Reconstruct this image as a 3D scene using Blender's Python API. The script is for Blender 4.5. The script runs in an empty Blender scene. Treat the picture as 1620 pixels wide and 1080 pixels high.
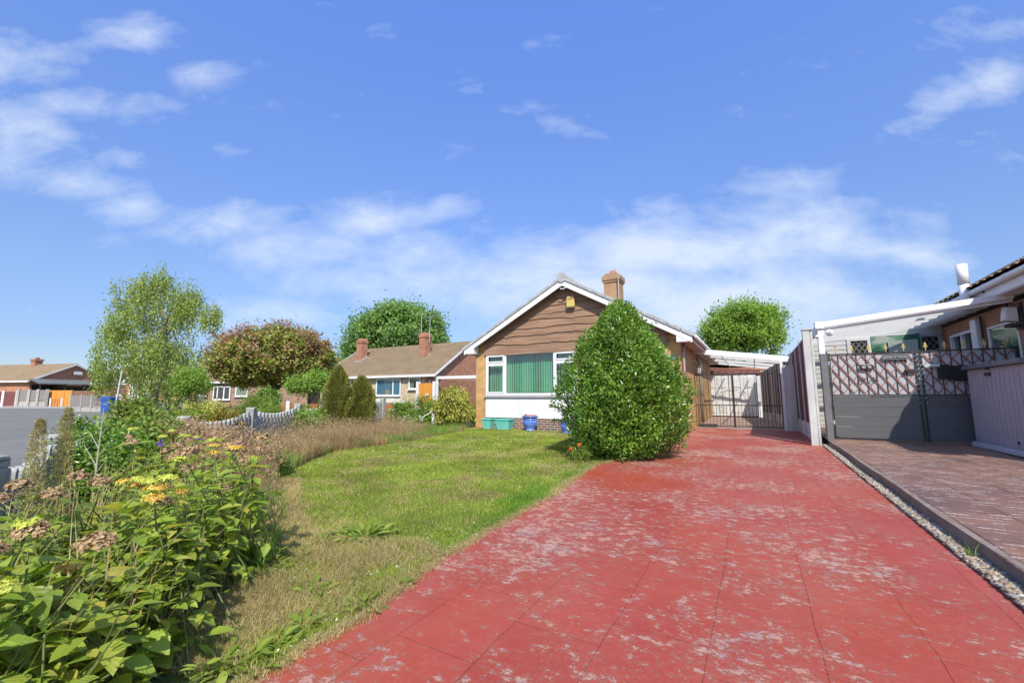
import bpy, bmesh, math, random
import numpy as np
from mathutils import Matrix, Vector
random.seed(7); rng=np.random.default_rng(7)
PI=math.pi; R=math.radians
scn=bpy.context.scene
COL=scn.collection
S=0.01263                                   # the plot rises gently away from the road
def g(x,y): return S*max(-12.,min(22.,y))
def gv(y): return S*np.clip(y,-12,22)
YAW=R(29.3)
def LD(px,d):                               # bearing (as tangent*680 from axis) and distance along the view axis -> ground x, y
    l=(px-810)/680*d
    return (l*math.cos(YAW)-d*math.sin(YAW), l*math.sin(YAW)+d*math.cos(YAW))

# ------------------------------------------------------------------ materials
MATS={}
def nodes(name):
    m=bpy.data.materials.new(name); m.use_nodes=True
    nt=m.node_tree; nt.nodes.clear()
    out=nt.nodes.new('ShaderNodeOutputMaterial'); b=nt.nodes.new('ShaderNodeBsdfPrincipled')
    nt.links.new(b.outputs[0],out.inputs[0])
    return m,nt,b,out
def N(nt,t,**k):
    n=nt.nodes.new(t)
    for a,v in k.items():
        if a.startswith('i_'):
            n.inputs[a[2:].replace('_',' ')].default_value=v
        else: setattr(n,a,v)
    return n
def ramp(nt,fac,stops):
    r=nt.nodes.new('ShaderNodeValToRGB'); e=r.color_ramp.elements
    while len(e)<len(stops): e.new(0.5)
    for i,(p,c) in enumerate(stops):
        e[i].position=p; e[i].color=tuple(c)+(1,) if len(c)==3 else c
    nt.links.new(fac,r.inputs[0]); return r
def mix(nt,fac,a,b,mode='MIX'):
    m=nt.nodes.new('ShaderNodeMix'); m.data_type='RGBA'; m.blend_type=mode
    if isinstance(fac,(int,float)): m.inputs[0].default_value=fac
    else: nt.links.new(fac,m.inputs[0])
    for i,v in ((6,a),(7,b)):
        if isinstance(v,(tuple,list)): m.inputs[i].default_value=tuple(v)+(1,) if len(v)==3 else v
        else: nt.links.new(v,m.inputs[i])
    return m.outputs[2]
def math_(nt,op,a,b=None,c=None):
    m=nt.nodes.new('ShaderNodeMath'); m.operation=op
    for i,v in enumerate((a,b,c)):
        if v is None: continue
        if isinstance(v,(int,float)): m.inputs[i].default_value=v
        else: nt.links.new(v,m.inputs[i])
    return m.outputs[0]
def objco(nt,scale=(1,1,1),rot=(0,0,0)):
    t=nt.nodes.new('ShaderNodeTexCoord'); mp=nt.nodes.new('ShaderNodeMapping')
    mp.inputs['Scale'].default_value=scale; mp.inputs['Rotation'].default_value=rot
    nt.links.new(t.outputs['Object'],mp.inputs[0]); return mp.outputs[0]
def noise(nt,co,sc,det=4,rough=.55,dist=0):
    n=N(nt,'ShaderNodeTexNoise'); n.inputs['Scale'].default_value=sc; n.inputs['Detail'].default_value=det
    n.inputs['Roughness'].default_value=rough; n.inputs['Distortion'].default_value=dist
    if co is not None: nt.links.new(co,n.inputs['Vector'])
    return n.outputs['Fac']
def bump(nt,b,h,strength=.4,dist=.01):
    n=nt.nodes.new('ShaderNodeBump'); n.inputs['Strength'].default_value=strength; n.inputs['Distance'].default_value=dist
    nt.links.new(h,n.inputs['Height']); nt.links.new(n.outputs[0],b.inputs['Normal'])
def mat(name,c1,c2=None,rough=.7,scale=3,stretch=(1,1,1),bs=.15,fine=40,metal=0,spec=.4,lo=.35,hi=.65,dirt=None,da=.5):
    if name in MATS: return MATS[name]
    m,nt,b,out=nodes(name)
    c2=c2 or tuple(v*.82 for v in c1)
    co=objco(nt,stretch)
    f=noise(nt,co,scale,6,.6)
    r=ramp(nt,f,[(lo,c1),(hi,c2)])
    col=r.outputs[0]
    f2=noise(nt,co,fine,3)
    if dirt:
        d=noise(nt,objco(nt,(stretch[0]*.6,stretch[1]*.6,stretch[2]*.35)),scale*1.7,6,.7)
        dd=ramp(nt,d,[(.5,(0,0,0)),(.75,(da,da,da))])
        col=mix(nt,dd.outputs[0],col,dirt)
    nt.links.new(col,b.inputs['Base Color'])
    b.inputs['Roughness'].default_value=rough; b.inputs['Metallic'].default_value=metal
    b.inputs['Specular IOR Level'].default_value=spec
    if bs: bump(nt,b,f2,bs,.004)
    MATS[name]=m; return m
def brickmat(name,c1,c2,mortar,w=.225,h=.075,ms=.012,c3=None,flip=False):
    m,nt,b,out=nodes(name)
    t=nt.nodes.new('ShaderNodeTexCoord'); s=nt.nodes.new('ShaderNodeSeparateXYZ'); nt.links.new(t.outputs['Object'],s.inputs[0])
    u=math_(nt,'ADD',s.outputs[0],s.outputs[1]); cb=nt.nodes.new('ShaderNodeCombineXYZ')
    nt.links.new(u,cb.inputs[0]); nt.links.new(s.outputs[2],cb.inputs[1])
    br=nt.nodes.new('ShaderNodeTexBrick'); nt.links.new(cb.outputs[0],br.inputs['Vector'])
    br.inputs['Scale'].default_value=1; br.inputs['Brick Width'].default_value=w; br.inputs['Row Height'].default_value=h
    br.inputs['Mortar Size'].default_value=ms; br.inputs['Mortar Smooth'].default_value=.3
    br.inputs['Color1'].default_value=c1+(1,); br.inputs['Color2'].default_value=c2+(1,); br.inputs['Mortar'].default_value=mortar+(1,)
    br.inputs['Bias'].default_value=0
    n=noise(nt,t.outputs['Object'],2.2,5)
    r=ramp(nt,n,[(.35,(.82,.82,.82)),(.65,(1.12,1.1,1.05))])
    col=mix(nt,1,br.outputs['Color'],r.outputs[0],'MULTIPLY')
    if c3:
        # blue-ish burnt bricks here and there
        wn=nt.nodes.new('ShaderNodeTexWhiteNoise'); wn.noise_dimensions='2D'
        sx=math_(nt,'FLOOR',math_(nt,'DIVIDE',u,w)); sy=math_(nt,'FLOOR',math_(nt,'DIVIDE',s.outputs[2],h))
        c=nt.nodes.new('ShaderNodeCombineXYZ'); nt.links.new(sx,c.inputs[0]); nt.links.new(sy,c.inputs[1]); nt.links.new(c.outputs[0],wn.inputs['Vector'])
        k=math_(nt,'GREATER_THAN',wn.outputs['Value'],.66)
        k=math_(nt,'MULTIPLY',k,math_(nt,'SUBTRACT',1,br.outputs['Fac']))
        col=mix(nt,k,col,c3)
    nt.links.new(col,b.inputs['Base Color']); b.inputs['Roughness'].default_value=.85
    hh=math_(nt,'SUBTRACT',1,br.outputs['Fac']); hh=math_(nt,'ADD',hh,math_(nt,'MULTIPLY',noise(nt,t.outputs['Object'],60,3),.4))
    bump(nt,b,hh,.6,.008)
    MATS[name]=m; return m
def leafmat(name,cols,rough=.5,trans=.3,spec=.35,bigvar=.25,gain=(1.4,1.38,.85)):
    m,nt,b,out=nodes(name)
    ge=nt.nodes.new('ShaderNodeNewGeometry')
    n=len(cols); r=ramp(nt,ge.outputs['Random Per Island'],[((i+.5)/n,c) for i,c in enumerate(cols)])
    co=objco(nt); f=noise(nt,co,1.3,3)
    v=ramp(nt,f,[(.35,tuple((1-bigvar)*q for q in gain)),(.65,tuple((1+bigvar*.5)*q for q in gain))])
    col=mix(nt,1,r.outputs[0],v.outputs[0],'MULTIPLY')
    nt.links.new(col,b.inputs['Base Color']); b.inputs['Roughness'].default_value=rough; b.inputs['Specular IOR Level'].default_value=spec
    tr=nt.nodes.new('ShaderNodeBsdfTranslucent'); nt.links.new(mix(nt,1,col,(1.25,1.3,.6),'MULTIPLY'),tr.inputs[0])
    ms=nt.nodes.new('ShaderNodeMixShader'); ms.inputs[0].default_value=trans
    nt.links.new(b.outputs[0],ms.inputs[1]); nt.links.new(tr.outputs[0],ms.inputs[2]); nt.links.new(ms.outputs[0],out.inputs[0])
    MATS[name]=m; return m
def veined(name,cols,vein,**k):
    m=leafmat(name,cols,**k); nt=m.node_tree
    b=[n for n in nt.nodes if n.type=='BSDF_PRINCIPLED'][0]; src=b.inputs['Base Color'].links[0].from_socket
    at=nt.nodes.new('ShaderNodeAttribute'); at.attribute_name='lf'; sp=nt.nodes.new('ShaderNodeSeparateXYZ'); nt.links.new(at.outputs['Vector'],sp.inputs[0])
    u=math_(nt,'ABSOLUTE',sp.outputs[0]); mid=math_(nt,'LESS_THAN',u,.05)
    f=math_(nt,'FRACT',math_(nt,'SUBTRACT',math_(nt,'MULTIPLY',sp.outputs[1],7.5),math_(nt,'MULTIPLY',u,2.2)))
    side=math_(nt,'LESS_THAN',math_(nt,'ABSOLUTE',math_(nt,'SUBTRACT',f,.5)),.075)
    k_=math_(nt,'MAXIMUM',mid,math_(nt,'MULTIPLY',side,.35)); sh=math_(nt,'MULTIPLY',math_(nt,'ABSOLUTE',math_(nt,'SUBTRACT',f,.5)),.5)
    c=mix(nt,math_(nt,'MULTIPLY',k_,.42),src,vein); nt.links.new(c,b.inputs['Base Color'])
    bump(nt,b,sh,.6,.008); return m
def glassmat(name,tint=(.75,.8,.8),refl=.12,rough=.02):
    m,nt,b,out=nodes(name); nt.nodes.remove(b)
    t=nt.nodes.new('ShaderNodeBsdfTransparent'); t.inputs[0].default_value=tint+(1,)
    gl=nt.nodes.new('ShaderNodeBsdfGlossy'); gl.inputs['Roughness'].default_value=rough
    fr=nt.nodes.new('ShaderNodeLayerWeight'); fr.inputs[0].default_value=.5
    f=math_(nt,'ADD',math_(nt,'MULTIPLY',math_(nt,'POWER',fr.outputs['Facing'],4),.6),refl)
    ms=nt.nodes.new('ShaderNodeMixShader'); nt.links.new(f,ms.inputs[0]); nt.links.new(t.outputs[0],ms.inputs[1]); nt.links.new(gl.outputs[0],ms.inputs[2])
    nt.links.new(ms.outputs[0],out.inputs[0]); MATS[name]=m; return m

WHITE=mat('white_upvc',(.78,.79,.8),(.74,.75,.76),rough=.35,bs=.03,dirt=(.5,.5,.48),da=.25)
WPAINT=mat('white_paint',(.76,.77,.78),(.68,.69,.7),rough=.6,dirt=(.38,.37,.34),da=.5)
RENDER=mat('white_render',(.78,.79,.8),(.72,.73,.74),rough=.85,fine=25,bs=.7,scale=1.6,dirt=(.46,.44,.40),da=.4)
WWOOD=mat('weathered_white_post',(.55,.56,.55),(.42,.43,.42),rough=.8,scale=6,stretch=(1,1,.3),bs=.4,dirt=(.25,.27,.22),da=.5)
CONC=mat('concrete',(.42,.41,.38),(.33,.32,.3),rough=.9,bs=.5,dirt=(.16,.16,.13),da=.5)
WALLCONC=mat('pale_concrete_fence',(.40,.41,.40),(.27,.29,.28),rough=.95,scale=5,bs=.8,stretch=(1,1,.5),dirt=(.13,.17,.11),da=.75)
BRICKY=brickmat('yellow_brick',(.50,.27,.09),(.62,.36,.13),(.42,.33,.22),w=.24,h=.083,ms=.01)
BRICKR=brickmat('red_brick',(.40,.14,.075),(.47,.18,.095),(.30,.24,.19))
BRICKP=brickmat('plinth_brick',(.24,.10,.07),(.18,.10,.08),(.45,.42,.37),c3=(.10,.09,.11))
BRICKD=brickmat('chequered_brick',(.17,.07,.05),(.21,.09,.06),(.33,.30,.27),c3=(.05,.045,.05))
BRICKO=brickmat('orange_brick',(.46,.17,.085),(.55,.22,.11),(.38,.28,.2))
STONE=brickmat('beige_stone_cladding',(.50,.42,.28),(.57,.49,.34),(.38,.32,.22),w=.3,h=.07,ms=.008)
WOODB=mat('waney_board',(.33,.20,.125),(.21,.12,.075),rough=.7,scale=3.5,stretch=(.25,1,5),bs=.8,fine=40,dirt=(.36,.24,.17),da=.8)
ORANGEW=mat('orange_fence_wood',(.48,.17,.05),(.36,.12,.04),rough=.8,scale=5,stretch=(4,4,.4),bs=.4,dirt=(.22,.10,.05),da=.5)
ORANGEW2=mat('bright_orange_timber',(.66,.30,.05),(.55,.23,.04),rough=.7,scale=4,stretch=(3,3,.4))
GREYW=mat('grey_weathered_timber',(.27,.25,.23),(.2,.185,.17),rough=.85,scale=6,stretch=(.4,.4,3),bs=.4)
BROWNW=mat('brown_fence_timber',(.24,.13,.08),(.19,.1,.07),rough=.85,scale=5,stretch=(4,4,.4))
REDW=mat('maroon_fence_timber',(.19,.065,.06),(.13,.045,.045),rough=.75,scale=5,stretch=(5,5,.4),bs=.5,dirt=(.26,.13,.12),da=.6)
IRON=mat('black_iron',(.025,.025,.028),(.05,.042,.04),rough=.5,spec=.4)
RUST=mat('brown_painted_lattice',(.27,.10,.07),(.20,.075,.055),rough=.6)
GOLD=mat('gold_paint',(.62,.48,.2),(.5,.37,.13),rough=.4,metal=.3)
GREYP=mat('grey_composite_board',(.105,.11,.115),(.09,.095,.10),rough=.6,stretch=(.3,1,4),bs=.1)
BACKP=mat('pale_backing_board',(.42,.44,.46),(.38,.40,.42),rough=.6)
SHEDP=mat('mauve_grey_plastic',(.42,.375,.41),(.38,.34,.375),rough=.55,fine=120,bs=.3)
SHEDD=mat('charcoal_plastic',(.11,.115,.13),(.09,.095,.11),rough=.5,bs=.2)
TEAL=mat('teal_plastic',(.10,.46,.38),(.14,.52,.44),rough=.45,scale=5,dirt=(.3,.45,.4),da=.6)
BLUEG=mat('blue_glaze',(.08,.16,.52),(.14,.24,.62),rough=.18,spec=.6,bs=.03)
TERRA=mat('terracotta',(.45,.2,.12),(.38,.17,.1),rough=.85)
SOIL=mat('potting_soil',(.06,.045,.03),rough=.95)
DARK=mat('dark_interior',(.02,.02,.022),rough=.9,bs=0)
ROOM=mat('room_wall',(.2,.2,.19),rough=.9,bs=0)
BLIND=mat('green_vertical_blind',(.28,.78,.42),(.2,.7,.35),rough=.7,scale=1,bs=0)
CURT=mat('beige_net_curtain',(.52,.5,.42),(.42,.41,.36),rough=.9,scale=14,stretch=(6,6,.1),bs=.2)
CURTB=mat('blue_curtain',(.10,.34,.5),(.06,.22,.36),rough=.9,scale=10,stretch=(6,6,.1))
BEIGEM=mat('beige_downpipe',(.42,.37,.31),rough=.5)
GREYPAINT=mat('grey_painted_post',(.16,.17,.175),(.12,.125,.13),rough=.6)
YELBOX=mat('yellow_alarm_plastic',(.62,.5,.16),(.55,.43,.13),rough=.5)
BLUEBIN=mat('blue_bin_plastic',(.03,.1,.42),(.025,.08,.36),rough=.45)
GALV=mat('galvanised_steel',(.5,.55,.58),(.42,.46,.5),rough=.5,metal=.3)
LEAD=mat('lead_flashing',(.38,.39,.4),rough=.6)
BARK=mat('bark',(.11,.085,.06),(.07,.055,.04),rough=.95,scale=6,bs=.8)
BIRCHB=mat('birch_bark',(.55,.53,.5),(.2,.18,.16),rough=.8,scale=7,stretch=(1,1,2.5),bs=.5)
STEM=mat('dry_stem',(.32,.24,.15),(.22,.16,.1),rough=.9)
GSTEM=mat('green_stem',(.13,.17,.05),(.1,.13,.04),rough=.7)
PAVE=mat('pale_pavement',(.36,.35,.33),(.29,.285,.27),rough=.9,scale=1)
VTILE=mat('weathered_verge_tile',(.46,.47,.47),(.3,.31,.32),rough=.9,scale=5,bs=.7,dirt=(.3,.3,.22),da=.6)
G_REFL=glassmat('window_glass',(.8,.85,.85),.1)
G_DARK=glassmat('obscure_glass',(.5,.6,.6),.22,.12)
ROPE=mat('white_chain',(.7,.7,.68),rough=.6)
BLUEF=mat('violet_petal',(.16,.1,.6),rough=.6,bs=0)
WPET=mat('white_petal',(.82,.8,.74),rough=.7,bs=0)
YPET=mat('yellow_petal',(.75,.55,.05),rough=.7,bs=0)
OPET=mat('orange_petal',(.8,.2,.02),rough=.7,bs=0)

def translucent_sheet():
    m,nt,b,out=nodes('white_polycarbonate'); tp=nt.nodes.new('ShaderNodeBsdfTransparent'); tp.inputs[0].default_value=(.95,.95,.93,1); m2=nt.nodes.new('ShaderNodeMixShader'); m2.inputs[0].default_value=.9; b.inputs['Base Color'].default_value=(.78,.79,.77,1); b.inputs['Roughness'].default_value=.4
    tr=nt.nodes.new('ShaderNodeBsdfTranslucent'); tr.inputs[0].default_value=(.85,.86,.83,1)
    ms=nt.nodes.new('ShaderNodeMixShader'); ms.inputs[0].default_value=.55
    nt.links.new(b.outputs[0],ms.inputs[1]); nt.links.new(tr.outputs[0],ms.inputs[2]); nt.links.new(ms.outputs[0],m2.inputs[1]); nt.links.new(tp.outputs[0],m2.inputs[2]); nt.links.new(m2.outputs[0],out.inputs[0]); return m
POLY=translucent_sheet()

def roofmat(name,c1,c2,lich,rowz=0,z0=0):
    m,nt,b,out=nodes(name); co=objco(nt)
    r=ramp(nt,noise(nt,co,1.1,6,.65),[(.35,c1),(.65,c2)])
    r2=ramp(nt,noise(nt,co,9,4,.7),[(.55,(0,0,0)),(.72,(.7,.7,.7))])
    c=mix(nt,r2.outputs[0],r.outputs[0],lich)
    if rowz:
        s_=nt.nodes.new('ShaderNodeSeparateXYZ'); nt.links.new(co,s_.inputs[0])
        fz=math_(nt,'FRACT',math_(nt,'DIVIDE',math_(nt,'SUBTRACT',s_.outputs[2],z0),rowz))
        k_=math_(nt,'MULTIPLY',math_(nt,'LESS_THAN',fz,.16),.55)  # painted shade line at each tile course, where the real steps shade too faintly
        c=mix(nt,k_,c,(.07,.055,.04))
    nt.links.new(c,b.inputs['Base Color']); b.inputs['Roughness'].default_value=.9
    bump(nt,b,noise(nt,co,40,3),.5,.01); return m
ROOFB=roofmat('brown_concrete_tile',(.27,.20,.125),(.21,.155,.095),(.35,.30,.18))
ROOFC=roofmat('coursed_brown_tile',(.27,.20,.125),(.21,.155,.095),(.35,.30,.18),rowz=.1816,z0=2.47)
ROOFG=roofmat('grey_brown_tile',(.17,.15,.125),(.12,.105,.09),(.27,.25,.19))
ROOFP=roofmat('lichen_pantile',(.36,.27,.16),(.22,.14,.095),(.46,.40,.24))

# ------------------------------------------------------------------ builders
class T:                                            # a thing: an Empty at its base plus transform
    def __init__(s,name,label,cat,loc=(0,0,0),rz=0,group=None):
        o=bpy.data.objects.new(name,None); COL.objects.link(o); o.location=loc; o.rotation_euler=(0,0,rz)
        o.empty_display_size=.1
        tag(o,label,cat,group); s.o=o; s.inv=(Matrix.Translation(loc)@Matrix.Rotation(rz,4,'Z')).inverted()
def tag(o,label,cat=None,group=None,kind=None):
    if label: o['label']=label
    if cat: o['category']=cat
    if group: o['group']=group
    if kind: o['kind']=kind
class MB:
    def __init__(s): s.v=[]; s.f=[]
    def add(s,vs,fs):
        n=len(s.v); s.v+= [tuple(v) for v in vs]; s.f+=[tuple(i+n for i in f) for f in fs]; return s
    def box(s,x0,x1,y0,y1,z0,z1,M=None):
        vs=[(x,y,z) for z in (z0,z1) for y in (y0,y1) for x in (x0,x1)]
        if M is not None: vs=[tuple(M@Vector(v)) for v in vs]
        return s.add(vs,[(0,2,3,1),(4,5,7,6),(0,1,5,4),(2,6,7,3),(0,4,6,2),(1,3,7,5)])
    def beam(s,a,b,w,h,up=(0,0,1)):                 # box section from a to b
        a=Vector(a);b=Vector(b);d=(b-a).normalized(); u=Vector(up); r=d.cross(u)
        if r.length<1e-4: r=d.cross(Vector((0,1,0)))
        r.normalize(); u=r.cross(d)
        vs=[]
        for p in (a,b):
            for sx,sz in ((-1,-1),(1,-1),(1,1),(-1,1)): vs.append(p+r*sx*w/2+u*sz*h/2)
        return s.add(vs,[(0,1,2,3),(7,6,5,4),(0,4,5,1),(1,5,6,2),(2,6,7,3),(3,7,4,0)])
    def tube(s,pts,rad,n=8,cap=True):
        pts=[Vector(p) for p in pts]; 
        if isinstance(rad,(int,float)): rad=[rad]*len(pts)
        base=len(s.v); prev=None
        for i,p in enumerate(pts):
            d=(pts[min(i+1,len(pts)-1)]-pts[max(i-1,0)])
            if d.length<1e-9: d=Vector((0,0,1))
            d.normalize()
            if prev is None:
                r=d.cross(Vector((0,0,1)))
                if r.length<.05: r=d.cross(Vector((1,0,0)))
            else: r=prev-d*prev.dot(d)
            r.normalize(); prev=r; u=d.cross(r)
            for k in range(n):
                a=2*PI*k/n; s.v.append(tuple(p+(r*math.cos(a)+u*math.sin(a))*rad[i]))
        for i in range(len(pts)-1):
            for k in range(n):
                a=base+i*n+k; b=base+i*n+(k+1)%n
                s.f.append((a,b,b+n,a+n))
        if cap:
            s.f.append(tuple(base+k for k in range(n))[::-1]); s.f.append(tuple(base+(len(pts)-1)*n+k for k in range(n)))
        return s
    def lathe(s,prof,c=(0,0,0),n=24,sx=1,sy=1):
        base=len(s.v)
        for r,z in prof:
            for k in range(n):
                a=2*PI*k/n; s.v.append((c[0]+r*math.cos(a)*sx,c[1]+r*math.sin(a)*sy,c[2]+z))
        for i in range(len(prof)-1):
            for k in range(n):
                a=base+i*n+k; b=base+i*n+(k+1)%n; s.f.append((a,b,b+n,a+n))
        s.f.append(tuple(base+k for k in range(n))[::-1]); s.f.append(tuple(base+(len(prof)-1)*n+k for k in range(n)))
        return s
    def prism(s,poly,axis,a,b):                     # poly in the other two axes, extruded along axis
        n=len(poly); vs=[]
        for t in (a,b):
            for p in poly:
                v=list(p); v.insert(axis,t); vs.append(tuple(v))
        return s.add(vs,[tuple(range(n)),tuple(range(2*n-1,n-1,-1))]+[(i,(i+1)%n,(i+1)%n+n,i+n) for i in range(n)])
    def build(s,name,m,parent=None,world=True,bev=0,smooth=False,label=None):
        inv=None; par=None
        if isinstance(parent,T):
            par=parent.o; inv=parent.inv if world else None; 
        elif parent is not None:
            par=parent
            root=parent
            while root.parent: root=root.parent
            if world: inv=(Matrix.Translation(root.location)@Matrix.Rotation(root.rotation_euler.z,4,'Z')).inverted()
        vs=s.v
        if inv is not None: vs=[tuple(inv@Vector(v)) for v in vs]
        me=bpy.data.meshes.new(name); me.from_pydata(vs,[],s.f); me.validate()
        bm=bmesh.new(); bm.from_mesh(me); bmesh.ops.recalc_face_normals(bm,faces=bm.faces); bm.to_mesh(me); bm.free()
        if m: me.materials.append(m)
        o=bpy.data.objects.new(name,me); COL.objects.link(o)
        if par: o.parent=par
        if smooth:
            me.polygons.foreach_set('use_smooth',[True]*len(me.polygons))
        if bev:
            b=o.modifiers.new('Bevel','BEVEL'); b.width=bev; b.segments=2; b.limit_method='ANGLE'
        if label: o['label']=label
        return o
def npmesh(name,V,F,m,parent=None,smooth=False):     # V (n,3) world coords, F (k,3|4)
    V=np.asarray(V,dtype=np.float32); F=np.asarray(F,dtype=np.int32)
    par=None
    if isinstance(parent,T):
        par=parent.o; M=np.array(parent.inv); V=(V@M[:3,:3].T+M[:3,3]).astype(np.float32)
    me=bpy.data.meshes.new(name); me.vertices.add(len(V)); me.vertices.foreach_set('co',V.ravel())
    k=F.shape[1]; me.loops.add(F.size); me.loops.foreach_set('vertex_index',F.ravel())
    me.polygons.add(len(F)); me.polygons.foreach_set('loop_start',np.arange(0,F.size,k,dtype=np.int32))
    me.update(calc_edges=True)
    if smooth: me.polygons.foreach_set('use_smooth',np.ones(len(F),dtype=bool))
    me.materials.append(m)
    o=bpy.data.objects.new(name,me); COL.objects.link(o)
    if par: o.parent=par
    return o
def clone(o,parent=None,loc=None,rz=None,label=None):
    c=o.copy(); COL.objects.link(c)
    if parent is not None: c.parent=parent
    if loc is not None: c.location=loc
    if rz is not None: c.rotation_euler=(0,0,rz)
    if label: c['label']=label
    for ch in o.children:
        clone(ch,c)
    return c
def unit(v): return v/np.maximum(np.linalg.norm(v,axis=-1,keepdims=True),1e-9)
def rnd(n): return unit(rng.normal(size=(n,3)))
def leaf_arrays(C,L,W,D=None,Nn=None,fold=.25):
    n=len(C); D=rnd(n) if D is None else unit(D)
    Nn=rnd(n) if Nn is None else Nn
    Nn=unit(Nn-D*np.sum(Nn*D,1,keepdims=True)); Sx=np.cross(D,Nn)
    L=np.broadcast_to(np.asarray(L,float).reshape(-1,1),(n,1)); W=np.broadcast_to(np.asarray(W,float).reshape(-1,1),(n,1))
    a=C; b=C+D*L*.45+Sx*W*.5+Nn*W*fold; c=C+D*L; d=C+D*L*.45-Sx*W*.5+Nn*W*fold
    V=np.stack([a,b,c,d],1).reshape(-1,3); i=np.arange(n)*4
    F=np.concatenate([np.stack([i,i+1,i+2],1),np.stack([i,i+2,i+3],1)])
    return V,F
def merge(parts):
    Vs=[];Fs=[];o=0
    for V,F in parts: Vs.append(V);Fs.append(F+o);o+=len(V)
    return np.concatenate(Vs),np.concatenate(Fs)
def blades(P,H,W,lean=.35,curve=True):              # grass: two-segment tapering blades rooted at P
    n=len(P); a=rng.uniform(0,2*PI,n); s=np.stack([np.cos(a),np.sin(a),np.zeros(n)],1)
    b=rng.uniform(0,2*PI,n); l=np.stack([np.cos(b),np.sin(b),np.zeros(n)],1)*(rng.random((n,1))*lean)
    H=np.broadcast_to(np.asarray(H,float).reshape(-1,1),(n,1)); W=np.broadcast_to(np.asarray(W,float).reshape(-1,1),(n,1))
    up=np.array([[0,0,1.]])
    m=P+up*H*.6+l*H*.35; t=P+up*H*(1-.25*np.linalg.norm(l,axis=1,keepdims=True))+l*H*1.2
    V=np.stack([P-s*W/2,P+s*W/2,m+s*W*.35,m-s*W*.35,t],1).reshape(-1,3); i=np.arange(n)*5
    F=np.concatenate([np.stack([i,i+1,i+2],1),np.stack([i,i+2,i+3],1),np.stack([i+3,i+2,i+4],1)])
    return V,F
def inpoly(x,y,poly):
    c=np.zeros(len(x),bool); n=len(poly); j=n-1
    for i in range(n):
        xi,yi=poly[i];xj,yj=poly[j]
        k=((yi>y)!=(yj>y))&(x<(xj-xi)*(y-yi)/(yj-yi+1e-12)+xi); c^=k; j=i
    return c
def vnoise(x,y,sc,seed=0):                          # cheap smooth value noise, 0..1
    r=np.random.default_rng(seed); t=r.random((64,64)); X=x/sc+100; Y=y/sc+100
    xi=np.floor(X).astype(int);yi=np.floor(Y).astype(int);fx=X-xi;fy=Y-yi;fx=fx*fx*(3-2*fx);fy=fy*fy*(3-2*fy)
    q=lambda a,b:t[a%64,b%64]
    return (q(xi,yi)*(1-fx)+q(xi+1,yi)*fx)*(1-fy)+(q(xi,yi+1)*(1-fx)+q(xi+1,yi+1)*fx)*fy
def sheet(name,poly,z,m,kind='structure',parent=None,dz=None):   # filled polygon following the slope
    mb=MB(); mb.v=[(x,y,(g(x,y)+z)) for x,y in poly]; mb.f=[tuple(range(len(poly)))]
    me=bpy.data.meshes.new(name); me.from_pydata(mb.v,[],mb.f); bm=bmesh.new(); bm.from_mesh(me)
    bmesh.ops.triangulate(bm,faces=bm.faces); bmesh.ops.recalc_face_normals(bm,faces=bm.faces)
    if bm.faces[:] and sum(f.normal.z for f in bm.faces)<0: bmesh.ops.reverse_faces(bm,faces=bm.faces)
    bm.to_mesh(me); bm.free(); me.materials.append(m)
    o=bpy.data.objects.new(name,me); COL.objects.link(o); o['kind']=kind; return o

# ------------------------------------------------------------------ camera, light, sky
cam=bpy.data.cameras.new('camera'); co=bpy.data.objects.new('camera',cam); COL.objects.link(co)
cam.sensor_width=36; cam.lens=36*680/1620; cam.clip_end=3000; cam.clip_start=.05
co.location=(0,0,1.2); co.rotation_euler=(PI/2+math.atan(87/680),0,YAW); scn.camera=co
SD=Vector((.379,-.577,.724)).normalized()
sl=bpy.data.lights.new('sun','SUN'); so=bpy.data.objects.new('sun',sl); COL.objects.link(so)
sl.energy=4.4; sl.angle=R(.53); sl.color=(1,.93,.82)
so.rotation_euler=SD.to_track_quat('Z','Y').to_euler()
w=bpy.data.worlds.new('World'); scn.world=w; w.use_nodes=True; nt=w.node_tree; nt.nodes.clear()
wo=nt.nodes.new('ShaderNodeOutputWorld'); bg=nt.nodes.new('ShaderNodeBackground'); nt.links.new(bg.outputs[0],wo.inputs[0])
sk=nt.nodes.new('ShaderNodeTexSky'); sk.sky_type='NISHITA'; sk.sun_disc=False
sk.sun_elevation=math.asin(SD.z); sk.sun_rotation=math.atan2(SD.x,SD.y); sk.air_density=1.1; sk.dust_density=.4; sk.ozone_density=3.
bg.inputs[1].default_value=.15
tc=nt.nodes.new('ShaderNodeTexCoord'); sx=nt.nodes.new('ShaderNodeSeparateXYZ'); nt.links.new(tc.outputs['Generated'],sx.inputs[0])
el=math_(nt,'ARCSINE',sx.outputs[2])
# the visible half of the sky charted by direction: sideways and upward slope against one fixed horizontal bearing
fw=math_(nt,'ADD',math_(nt,'MULTIPLY',sx.outputs[0],-math.sin(YAW)),math_(nt,'MULTIPLY',sx.outputs[1],math.cos(YAW)))
fw=math_(nt,'MAXIMUM',fw,.12)
rt=math_(nt,'ADD',math_(nt,'MULTIPLY',sx.outputs[0],math.cos(YAW)),math_(nt,'MULTIPLY',sx.outputs[1],math.sin(YAW)))
cu_=math_(nt,'DIVIDE',rt,fw); cw_=math_(nt,'DIVIDE',sx.outputs[2],fw)
cv_=nt.nodes.new('ShaderNodeCombineXYZ'); nt.links.new(cu_,cv_.inputs[0]); nt.links.new(cw_,cv_.inputs[1])
nz=nt.nodes.new('ShaderNodeCombineXYZ'); nt.links.new(cu_,nz.inputs[0]); nt.links.new(math_(nt,'MULTIPLY',cw_,1.9),nz.inputs[1])
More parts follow.
